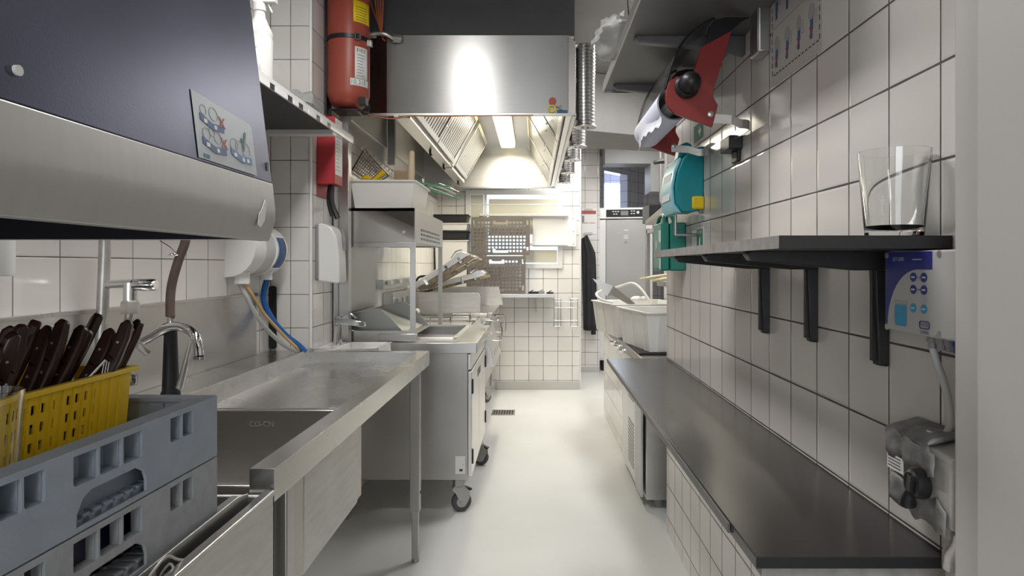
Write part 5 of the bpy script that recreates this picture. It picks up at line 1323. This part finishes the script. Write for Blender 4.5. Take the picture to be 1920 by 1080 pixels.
# filters: a long slanting bank on the left, one on the right
def bank(xa, za, xb, zb, y0, y1, n, nm, lab):
    ra = Vector((xa,0,za)); rb = Vector((xb,0,zb)); U = (rb-ra); ln = U.length; U.normalize()
    N = Vector((0,1,0)).cross(U)
    if N.z > 0: N = -N
    L = (y1-y0)/n
    for i in range(n):
        s = y0+i*L+0.012; e = y0+(i+1)*L-0.012
        b = MB(); O = Vector((xa,0,za))
        def q(y, u, h): return O+Vector((0,y,0))+U*u+N*h
        for (ya,yb,ua,ub) in ((s,e,0.0,0.03),(s,e,ln-0.03,ln),(s,s+0.03,0.03,ln-0.03),(e-0.03,e,0.03,ln-0.03)):
            b.hexa([q(ya,ua,0),q(yb,ua,0),q(yb,ub,0),q(ya,ub,0),q(ya,ua,0.03),q(yb,ua,0.03),q(yb,ub,0.03),q(ya,ub,0.03)])
        f = build(b, nm, m_fil, t, bevel=0.002)
        b = MB()
        m = 11
        for k in range(m):
            ya = s+0.032+(e-s-0.064)*k/m; yb = ya+(e-s-0.064)/m*0.55
            b.hexa([q(ya,0.03,0.020),q(yb,0.03,0.020),q(yb,ln-0.03,0.020),q(ya,ln-0.03,0.020),q(ya,0.03,0.0250),q(yb,0.03,0.0250),q(yb,ln-0.03,0.0250),q(ya,ln-0.03,0.0250)])
        build(b, 'baffles', m_fil, f)
        b = MB(); yy = (s+e)/2
        for ys in (s+0.1, e-0.1): b.tube([q(ys,ln*0.3,0.03), q(ys,ln*0.3,0.045), q(ys+0.03,ln*0.3,0.045), q(ys+0.03,ln*0.3,0.03)], 0.003, 6, 0)
        build(b, 'grip', m_chrome, f)
        b = MB(); b.hexa([q(s+0.03,0.03,-0.002),q(e-0.03,0.03,-0.002),q(e-0.03,ln-0.03,-0.002),q(s+0.03,ln-0.03,-0.002),q(s+0.03,0.03,0.0242),q(e-0.03,0.03,0.0242),q(e-0.03,ln-0.03,0.0242),q(s+0.03,ln-0.03,0.0242)]); build(b, 'gap_shade_fill', m_gap_shade, f)  # dark fill almost flush with the baffles, painted as shaded gaps
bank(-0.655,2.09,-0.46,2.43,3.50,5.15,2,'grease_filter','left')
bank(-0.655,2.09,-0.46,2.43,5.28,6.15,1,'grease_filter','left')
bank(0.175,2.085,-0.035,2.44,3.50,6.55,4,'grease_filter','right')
b = MB(); b.box(-0.73,-0.65,3.48,5.20,2.05,2.085); b.box(-0.73,-0.65,5.25,6.17,2.045,2.08); b.hexa([(-0.66,5.16,2.06),(-0.64,5.16,2.06),(-0.64,5.27,2.06),(-0.66,5.27,2.06),(-0.47,5.16,2.44),(-0.45,5.16,2.44),(-0.45,5.27,2.44),(-0.47,5.27,2.44)]); build(b, 'drip_gutter', m_sslit, t, bevel=0.003)
b = MB()
for y in (4.4,5.05,6.0): b.tube([(-0.69,y,2.05),(-0.69,y,2.02),(-0.68,y,2.01)], 0.008, 8, 0)
build(b, 'gutter_tap', m_black, t)
t2 = thing('hood_light', 'long warm glowing light fitting inside the hood', 'lamp', (-0.25,5.55,2.39))
b = MB(); b.box(-0.325,-0.175,4.85,6.3,2.425,2.452); build(b, 'housing', m_white, t2)
b = MB(); b.box(-0.315,-0.185,4.87,6.28,2.39,2.425); build(b, 'diffuser', m_hoodlamp, t2, bevel=0.012)
# pipes and cables at the hood
t = thing('copper_pipe', 'thin copper pipe running along the lower front edge of the hood', 'pipe', (-0.5,3.39,2.05))
b = MB(); b.tube([P(690,214,3.35),P(720,221,3.38),P(745,222,3.39),P(770,217,3.40),P(820,218,3.40),P(900,217,3.40),P(1000,216,3.40)], 0.0032, 6, 4); build(b, 'tube', m_copper, t)
b = MB(); b.box(P(743,219,3.4).x-0.01,P(743,219,3.4).x+0.012,3.385,3.405,2.038,2.056); build(b, 'clamp', m_galv, t)
one(MB().tube([P(686,66,3.36),P(705,63,3.36),P(722,64,3.36),P(738,72,3.38),P(745,72,3.41)], 0.011, 10, 4).tube([P(735,71,3.385),P(750,73,3.412)], 0.022, 14, 0), 'conduit_pipe', m_galv, 'grey conduit elbow entering the hood top beside the red cylinder', 'pipe', P(700,66,3.36))
b = MB()
for k in range(4):
    b.tube([P(700+k*6,-30,3.42),P(703+k*5,0,3.42),P(708+k*3,35,3.41),P(716,68,3.40),P(722,76,3.395)], 0.0045, 6, 4)
b.tube([P(690,-30,3.45),P(698,15,3.44),P(712,50,3.42),P(718,70,3.41)], 0.0045, 6, 4)
one(b, 'copper_cables', m_copperc, 'bundle of orange-brown cables hanging down to the hood corner', 'cable', P(710,40,3.42))
t = thing('light_tags', 'round red and yellow tag rings clipped on the hood corner', 'tag', (0.09,3.40,2.08))
b = MB(); p = P(1036,190,3.412); b.cyl(p,p+Vector((0,-0.008,0)),0.019,n=24); build(b, 'red_disc', m_redp2, t)
b = MB(); p = P(1035,204,3.41); b.tube([p+Vector((0.017*math.cos(a),-0.004,0.017*math.sin(a))) for a in [k*PI/10 for k in range(20)]], 0.0042, 8, 1, closed=True); build(b, 'yellow_ring', m_ygp, t)
b = MB(); b.tube([P(1042,199,3.40),P(1052,203,3.40)],0.003,6,0); b.box(P(1049,0,3.4).x,P(1053,0,3.4).x,3.395,3.405,P(0,206,3.4).z,P(0,197,3.4).z); build(b, 'clip', m_chrome, t)
b = MB(); b.box(P(1044,0,3.41).x,P(1064,0,3.41).x,3.412,3.418,P(0,212,3.41).z,P(0,206,3.41).z); build(b, 'blue_label', mat('tag_blue',(0.05,0.14,0.20),0.5), t)

# spiral duct drops with disc ends along the right of the hood
for i, (y, zb, h, lab) in enumerate(((3.56,2.025,0.44,'nearest shiny spiral duct with disc end beside the hood'),(4.18,2.03,0.25,'second shiny disc-ended cylinder along the hood side'),(4.72,2.03,0.22,'third shiny disc-ended cylinder along the hood side'),(5.36,2.03,0.2,'fourth shiny disc-ended cylinder along the hood side'),(6.0,2.03,0.2,'farthest shiny disc-ended cylinder along the hood side'))):
    x = 0.272
    t = thing('spiral_duct', lab, 'duct', (x,y,zb), 'disc-ended ducts along the hood')
    b = MB(); r = 0.052
    pr = [(r,0)]
    nseg = int(h/0.018)
    for k in range(nseg):
        z = h*k/nseg; pr += [(r,z+0.001),(r+0.0025,z+0.004),(r+0.0025,z+0.007),(r,z+0.010)]
    b.lathe(pr, (x,y,zb), n=28); build(b, 'tube', m_spiral, t)
    b = MB(); b.cyl((x,y,zb-0.006),(x,y,zb),0.060,n=32); dd = build(b, 'end_disc', m_ss, t, bevel=0.001)
    b = MB(); b.plate(rr(x-0.02,y-0.02,x-0.008,y+0.02,0.005), [], (0,0,zb-0.0068), (1,0,0), (0,1,0), 0.0006); b.plate(rr(x+0.008,y-0.02,x+0.02,y+0.02,0.005), [], (0,0,zb-0.0068), (1,0,0), (0,1,0), 0.0006); build(b, 'slot', m_black, t)

# ============================================================ BACK WALL
t = thing('steel_wall_ledge', 'narrow stainless ledge on the back wall below the window', 'ledge', (-0.1,6.7,0.96))
b = MB(); b.box(-0.95,0.205,6.55,YB-0.001,0.985,1.0); b.box(-0.95,0.205,6.548,6.556,0.965,1.0); build(b, 'board', m_ss, t, bevel=0.001)
b = MB(); b.plate([(6.58,0.985),(YB-0.002,0.985),(YB-0.002,0.80)], [], (0.02,0,0), (0,1,0), (0,0,1), 0.006); build(b, 'bracket', m_ss, t)
def crate(name, lab, x0, x1, z0, z1, y, lean, seed):
    t = thing('plastic_crate', lab, 'crate', ((x0+x1)/2, y, z0), 'perforated brown crates on edge')
    W, H = x1-x0, z1-z0
    holes = []
    nx, nz = 15, 9
    for i in range(nx):
        for j in range(nz):
            u = 0.03+i*(W-0.06)/nx; v = 0.03+j*(H-0.06)/nz
            du, dv = (W-0.06)/nx*0.62, (H-0.06)/nz*0.58
            if j in (0, 8) and 5 <= i <= 9: continue
            if i in (0, 14) and j in (0, 8): continue
            holes.append(rr(u,v,u+du,v+dv))
    for v0 in (0.022, H-0.075):
        holes.append([(W*0.37,v0+0.0),(W*0.63,v0),(W*0.64,v0+0.03),(W*0.61,v0+0.045),(W*0.57,v0+0.025),(W*0.43,v0+0.025),(W*0.39,v0+0.045),(W*0.36,v0+0.03)])
    for (u,v) in ((0.012,0.03),(W-0.034,0.03),(0.012,H-0.08),(W-0.034,H-0.08)): holes.append(rr(u,v,u+0.02,v+0.05))
    dy = lean*H
    V = Vector((0,dy,H)).normalized()
    b = MB(); b.plate([(0,0),(W,0),(W,H),(0,H)], holes, (x0,y,z0), (1,0,0), V, 0.006)
    build(b, 'bottom_panel', m_crate, t)
    b = MB(); N = Vector((0,0,0))
    for (a, c) in (((0,0),(W,0.008)),((0,H-0.008),(W,H)),((0,0.008),(0.008,H-0.008)),((W-0.008,0.008),(W,H-0.008))):
        p = [Vector((x0+a[0],y,z0))+V*a[1], Vector((x0+c[0],y,z0))+V*a[1], Vector((x0+c[0],y,z0))+V*c[1], Vector((x0+a[0],y,z0))+V*c[1]]
        b.hexa(p+[q+Vector((0,0.085,0)) for q in p])
    build(b, 'side_walls', m_crate, t)
crate('a','lower brown perforated crate on edge, half behind the grill lids',-0.66,-0.09,1.002,1.375,6.60,0.06,1)
crate('b','upper brown perforated crate standing on top of the other crate',-0.63,-0.045,1.385,1.765,6.62,0.05,2)
t = thing('white_board', 'white board with two horizontal white rails on the back wall', 'board', (0.2,YB,1.46))
b = MB(); b.box(-0.02,0.43,YB-0.045,YB-0.031,1.475,1.79); build(b, 'panel', m_white, t, bevel=0.004)
b = MB(); b.box(-0.56,0.35,YB-0.10,YB-0.05,1.785,1.81); b.box(-0.1,0.34,YB-0.10,YB-0.05,1.485,1.508); build(b, 'rail', m_white, t, bevel=0.003)
b = MB()
for (x,z) in ((0.40,1.76),(0.40,1.63),(0.40,1.50),(0.3,1.76)): b.cyl((x,YB-0.047,z),(x,YB-0.044,z),0.006,n=10)
build(b, 'screw', m_grey, t)
# stacked containers left of the crates
zs = 1.0
for i, (z0, z1, m, lab) in enumerate(((1.002,1.53,m_white,'large white storage container, bottom of the stack beside the crates'),(1.54,1.622,m_blackpaint,'lower black tray in the container stack'),(1.628,1.70,m_white,'white tray between the two black ones'),(1.708,1.785,m_blackpaint,'top black tray of the container stack'))):
    t = thing('storage_tray', lab, 'tray', (-0.81,6.7,z0), 'stacked white and black trays')
    tub(t, -0.985,-0.665,6.58,6.83,z0,z1,0.012,m,0.012)
# utensils on the ledge
for (x, w_, h, lab) in ((-0.06,0.10,0.022,'flat dark tool lying nearest the crates on the steel ledge'),(0.04,0.06,0.028,'grey brush block on the steel ledge'),(0.12,0.07,0.016,'small dark tool at the right end of the steel ledge')):
    b = MB(); b.box(x,x+w_,6.58,6.62,1.001,1.001+h); b.tube([(x+0.02,6.6,1.001+h),(x+0.05,6.59,1.004+h+0.012)], 0.005, 6, 0)
    one(b, 'kitchen_tool', m_black if x != 0.04 else m_grey, lab, 'tool', (x,6.6,1.0), bevel=0.003)
# wire holder on back wall
b = MB()
for x in (0.20,0.37):
    b.tube([(x,YB-0.002,0.95),(x,YB-0.10,0.94),(x,YB-0.10,0.66),(x,YB-0.002,0.66)],0.004,6,0); b.tube([(x+0.07,YB-0.002,0.95),(x+0.07,YB-0.10,0.94),(x+0.07,YB-0.10,0.66),(x+0.07,YB-0.002,0.66)],0.004,6,0)
    b.tube([(x,YB-0.10,0.94),(x+0.07,YB-0.10,0.94)],0.004,6,0); b.tube([(x,YB-0.10,0.66),(x+0.07,YB-0.10,0.66)],0.004,6,0)
for z in (0.72,0.85,0.91): b.tube([(0.20,YB-0.10,z),(0.44,YB-0.10,z)],0.004,6,0)
one(b, 'wire_holder', m_ssd, 'empty wire holder on the back wall tiles near the corner', 'rack', (0.32,YB,0.66))

# ============================================================ FAR AISLE
t = thing('black_jacket', 'black jacket hanging on the tiled pillar at the end of the aisle', 'jacket', (0.62,7.95,0.45))
b = MB()
def jk(u, v):
    z = 1.625-v*1.14
    w_ = 0.05+0.075*min(1, v*5)+0.015*v
    x = 0.566+(w_*2)*u*0.62+0.02*v
    y = 7.93-0.05*math.sin(u*PI)-0.012*math.sin(u*17+v*3)
    z += -0.02*math.cos(u*3)+(0.05*(1-u) if v > 0.8 else 0)
    return (x, y, z)
b.grid(jk, 20, 16); build(b, 'cloth', m_cloth, t, solid=0.012)
b = MB(); b.tube([(0.66,7.93,1.52),(0.685,7.91,1.2),(0.695,7.91,0.85),(0.705,7.92,0.46)], [0.03,0.034,0.032,0.03], 10, 3); build(b, 'sleeve', m_cloth, t)
b = MB(); b.box(0.61,0.63,7.93,8.0,1.62,1.65); build(b, 'coat_hook', m_galv, t)
t = thing('wall_notice', 'white notice with a red bar on the far tiled pillar', 'notice', (0.65,8.0,1.7))
b = MB(); b.box(0.57,0.755,7.994,7.999,1.66,1.97); build(b, 'sheet', m_paper, t)
b = MB(); b.box(0.57,0.74,7.991,7.9945,1.90,1.94); b.box(0.57,0.65,7.991,7.9945,1.79,1.796); b.box(0.66,0.73,7.991,7.9945,1.79,1.796); build(b, 'red_bar', m_redp2, t)
b = MB(); b.box(0.60,0.70,7.985,7.995,1.94,1.965); b.box(0.60,0.70,7.985,7.995,1.655,1.68); build(b, 'clip_rail', m_ltgrey, t)
b = MB(); b.box(0.572,0.60,7.991,7.9945,1.80,1.88); build(b, 'picture', m_grey, t)
# upright fridge, turned a little
t = thing('upright_fridge', 'tall stainless upright fridge with black control strip', 'fridge', (0,0,0))
b = MB(); b.box(-0.32,0.32,0.03,0.72,0.13,1.84); build(b, 'body', m_sslit, t, bevel=0.004)
b = MB(); b.box(-0.32,0.32,0.0,0.72,1.845,1.98); h = build(b, 'top_panel', m_sslit, t, bevel=0.004)
b = MB(); b.box(-0.235,0.20,-0.004,0.0,1.865,1.955); cpn = build(b, 'control_strip', m_black, t)
b = MB(); b.box(-0.06,0.03,-0.006,-0.004,1.885,1.94); build(b, 'display', m_grey, t)
b = MB()
for (x,z) in ((-0.16,1.925),(-0.13,1.925),(-0.10,1.925),(-0.15,1.895),(-0.12,1.895),(0.06,1.93),(0.09,1.93),(0.06,1.90),(0.09,1.90)): b.box(x,x+0.02,-0.006,-0.004,z,z+0.012)
b.cyl((0.145,-0.006,1.92),(0.145,-0.002,1.92),0.018,n=16)
build(b, 'buttons', m_white, t)
b = MB(); b.box(-0.235,0.235,-0.012,0.03,0.16,1.835); d = build(b, 'door', m_ssd, t, bevel=0.004)
b = MB(); b.box(-0.318,-0.24,-0.008,0.03,0.16,1.835); b.box(0.24,0.318,-0.008,0.03,0.16,1.835); build(b, 'door_edge', m_sslit, t, bevel=0.004)
b = MB(); b.box(-0.02,0.03,-0.0135,-0.012,1.70,1.712); b.box(-0.025,0.03,-0.0135,-0.012,1.63,1.642); b.box(-0.025,0.03,-0.0135,-0.012,1.605,1.617); build(b, 'maker_print', m_white, d)
b = MB(); b.cyl((0.0,-0.016,1.56),(0.0,-0.012,1.56),0.015,n=16); build(b, 'lock', m_grey, d)
b = MB()
for x in (-0.28,0.28):
    for y in (0.08,0.66): b.cyl((x,y,0),(x,y,0.13),0.022,n=12)
build(b, 'feet', m_black, t)
t.location = (1.10, 8.0, 0); t.rotation_euler[2] = math.radians(-9)
t = thing('brown_shelf', 'brown board shelf seen through the opening above the fridge', 'shelf', (1.0,10.4,2.1))
b = MB(); b.box(0.56,1.9,10.25,10.549,2.10,2.14); build(b, 'board', m_brown, t)

# low cabinets under/behind the ledge on the right
t = thing('low_fridge', 'low white fridge unit with grille under the counter beyond the ledge', 'fridge', (0.85,3.8,0))
b = MB(); b.box(0.584,1.10,3.47,4.30,0.055,0.755); build(b, 'body', m_ss, t, bevel=0.004)
b = MB(); b.box(0.562,0.575,3.51,3.72,0.055,0.745); build(b, 'door', m_ltgrey, t, bevel=0.003)
holes = [rr(3.765+i*0.032, 0.10+j*0.022, 3.787+i*0.032, 0.112+j*0.022) for i in range(6) for j in range(14)] if False else []
b = MB(); b.box(0.566,0.582,3.74,4.28,0.055,0.745)
g = build(b, 'grille_panel', m_white, t, bevel=0.002)
b = MB()
for j in range(12):
    b.box(0.564,0.567,3.78,4.0,0.12+j*0.022,0.130+j*0.022)
build(b, 'grille_slots', m_grey, t); b = MB()
for j in range(8): b.box(0.564,0.567,3.78,4.0,0.50+j*0.022,0.510+j*0.022)
build(b, 'grille_slots', m_grey, t)
b = MB()
for (x,y) in ((0.66,3.54),(1.04,3.54),(0.66,4.22),(1.04,4.22)): b.cyl((x,y,0),(x,y,0.056),0.024,n=14)
build(b, 'feet', m_grey, t)
b = MB(); b.box(0.60,1.13,4.31,5.74,0.0,0.755); struct(b, 'wall_right_low', m_tile_base, flat=True)
b = MB(); b.box(0.555,1.13,3.15,5.72,0.758,0.80)
one(b, 'recess_counter', m_ssd, 'stainless counter in the recess carrying the white tubs', 'counter', (0.85,4.4,0.758), bevel=0.003)
# tubs
def bigtub(label, loc, rot, w_, l, h):
    t = thing('food_tub', label, 'tub', (0,0,0), 'large white food tubs')
    tub(t, -w_/2, w_/2, -l/2, l/2, 0.0, h, 0.025, m_tub, 0.012, ribs=3)
    t.location = loc; t.rotation_euler[2] = rot
    return t
bigtub('nearest large white plastic tub at the end of the black ledge', (0.765,3.86,0.812), math.radians(9), 0.42, 0.55, 0.215)
bigtub('second white tub behind, holding the steel scraper and wire handle', (0.72,4.62,0.812), math.radians(9), 0.50, 0.60, 0.215)
b = MB(); b.box(0.56,1.0,3.56,5.0,0.801,0.811); one(b, 'tub_mat', m_counteredge, 'thin dark mat under the white tubs', 'mat', (0.8,4.2,0.80))
t = thing('steel_scraper', 'wide steel scraper blade leaning out of the rear white tub', 'scraper', P(1175,560,4.5))
A = P(1111,522,4.5); B_ = P(1138,556,4.5); C_ = P(1190,578,4.55); D_ = P(1150,536,4.5)
b = MB(); b.add([A,B_,P(1147,553,4.45),D_]+[p+Vector((0,0.004,0)) for p in (A,B_,P(1147,553,4.45),D_)], [(0,1,2,3),(7,6,5,4),(0,4,5,1),(1,5,6,2),(2,6,7,3),(3,7,4,0)]); build(b, 'blade', m_ss, t)
E = P(1147,553,4.45)
b = MB(); b.add([D_,E,P(1180,572,4.5),P(1192,570,4.55)]+[p+Vector((0,0.004,0)) for p in (D_,E,P(1180,572,4.5),P(1192,570,4.55))], [(0,1,2,3),(7,6,5,4),(0,4,5,1),(1,5,6,2),(2,6,7,3),(3,7,4,0)]); build(b, 'lower_blade', m_ssd, t)
b = MB(); b.tube([P(1222,570,4.4),P(1205,545,4.5),P(1187,531,4.6),P(1165,536,4.7),P(1142,543,4.8),P(1125,546,4.7),P(1118,552,4.5),P(1128,562,4.42),P(1150,567,4.4)], 0.0085, 8, 4)
one(b, 'wire_basket', m_white, 'white wire basket handle arching over the rear white tub', 'handle', P(1180,560,4.5))
b = MB(); b.ball(P(1194,561,4.7), 0.045, 18, (1,1,0.5)); b.ball(P(1207,560,4.8),0.03,12,(1,1,0.6)); one(b, 'white_sponge', m_white, 'round white pad lying in the rear white tub', 'sponge', P(1194,566,4.7))
for k, lab in enumerate(('chrome ladle bowl under the front tub corner, upper one','chrome ladle bowl under the front tub corner, middle one','chrome ladle bowl under the front tub corner, lowest one')):
    c = P(1152+k*9, 643+k*8, 4.45-k*0.2)
    b = MB(); b.lathe([(0.001,-0.012),(0.018,-0.010),(0.03,0.0),(0.034,0.010),(0.031,0.010),(0.027,0.0),(0.0,-0.009)], c, n=20, cap=False); b.tube([c+Vector((0.03,0,0.008)), c+Vector((0.07,0.03,0.0)), c+Vector((0.10,0.05,-0.005))], 0.004, 6)
    one(b, 'ladle', m_chrome, lab, 'ladle', c, 'chrome ladles by the tub')
# wall unit with rail and utensils beyond the first aid case
t = thing('utensil_rail', 'bent steel rail frame with hanging utensils beyond the teal station', 'rail', P(1245,400,4.3))
b = MB()
b.tube([P(1248,250,4.2),P(1248,300,4.2),P(1248,370,4.2),P(1252,376,4.2),P(1266,377,4.2)], 0.008, 8, 0)
b.tube([P(1236,250,4.7),P(1238,300,4.7),P(1238,378,4.7),P(1242,384,4.7),P(1262,385,4.7)], 0.008, 8, 0)
build(b, 'frame', m_ssd, t)
for k, (x, y, h, m, lab) in enumerate(((1234,303,0.03,m_black,'black clamp handle pointing left on the utensil rail'),(1256,290,0.12,m_black,'black bag of tools hanging high on the utensil rail'),(1258,325,0.10,m_card,'tan cloth strip hanging on the utensil rail'),(1262,305,0.12,m_black,'dark handled knife cluster on the utensil rail'),(1251,350,0.05,m_bluep,'blue handled tool low on the utensil rail'))):
    c = P(x, y, 4.45); 
    if k == 0: b = MB().tube([c+Vector((-0.03,0,-0.01)), c, c+Vector((0.09,0,0.01))], [0.012,0.016,0.02], 8, 2)
    else: b = MB().tube([c+Vector((0,0,h/2)), c+Vector((0.005,0,0)), c+Vector((-0.005,0,-h/2))], [0.012,0.028,0.012], 8, 3)
    one(b, 'hanging_utensil', m, lab, 'utensil', c, 'utensils on the rail')
t = thing('pass_shelf', 'sloping steel shelf edge with dark box behind the green case', 'shelf', P(1230,400,4.3))
b = MB(); A = P(1210,422,4.6); B_ = P(1270,372,3.9)
b.hexa([A, B_, B_+Vector((0.30,0.1,0)), A+Vector((0.30,0.1,0)), A+Vector((0,0,0.028)), B_+Vector((0,0,0.028)), B_+Vector((0.30,0.1,0.028)), A+Vector((0.30,0.1,0.028))]); build(b, 'board', m_ss, t)
b = MB(); b.box(P(1213,0,5.2).x,P(1219,0,5.2).x,5.2,5.23,0.80,P(0,420,4.6).z); build(b, 'leg', m_ssd, t)
b = MB(); b.box(P(1213,0,5.2).x,1.12,4.55,5.24,P(0,422,4.6).z-0.03,P(0,422,4.6).z-0.002); build(b, 'cross_bar', m_ssd, t)
b = MB(); b.box(P(1217,0,4.9).x,P(1250,0,4.9).x,4.9,5.2,P(0,415,4.9).z,P(0,384,4.9).z); build(b, 'dark_box', m_black, t)
for k, lab in enumerate(('cream plastic handle pointing left, upper of four below the green case','cream plastic handle, second of four below the green case','cream plastic handle, third of four below the green case','cream plastic handle nearest, lowest of four below the green case')):
    c = P(1200+k*12, 524+k*1.5-(k%2)*3, 3.7-0.08*k)
    b = MB(); b.tube([c, c+Vector((0.07,0.0,0.012)), c+Vector((0.16,0.02,0.020)), c+Vector((0.24,0.05,0.015))], [0.007,0.010,0.012,0.009], 10, 3)
    one(b, 'cream_handle', m_creamh, lab, 'handle', c, 'cream utensil handles')
b = MB(); b.box(0.70,1.139,3.38,3.80,1.165,1.192); one(b, 'recess_shelf', m_ssd, 'small steel shelf in the recess carrying cream handled tools', 'shelf', (0.9,3.5,1.14))
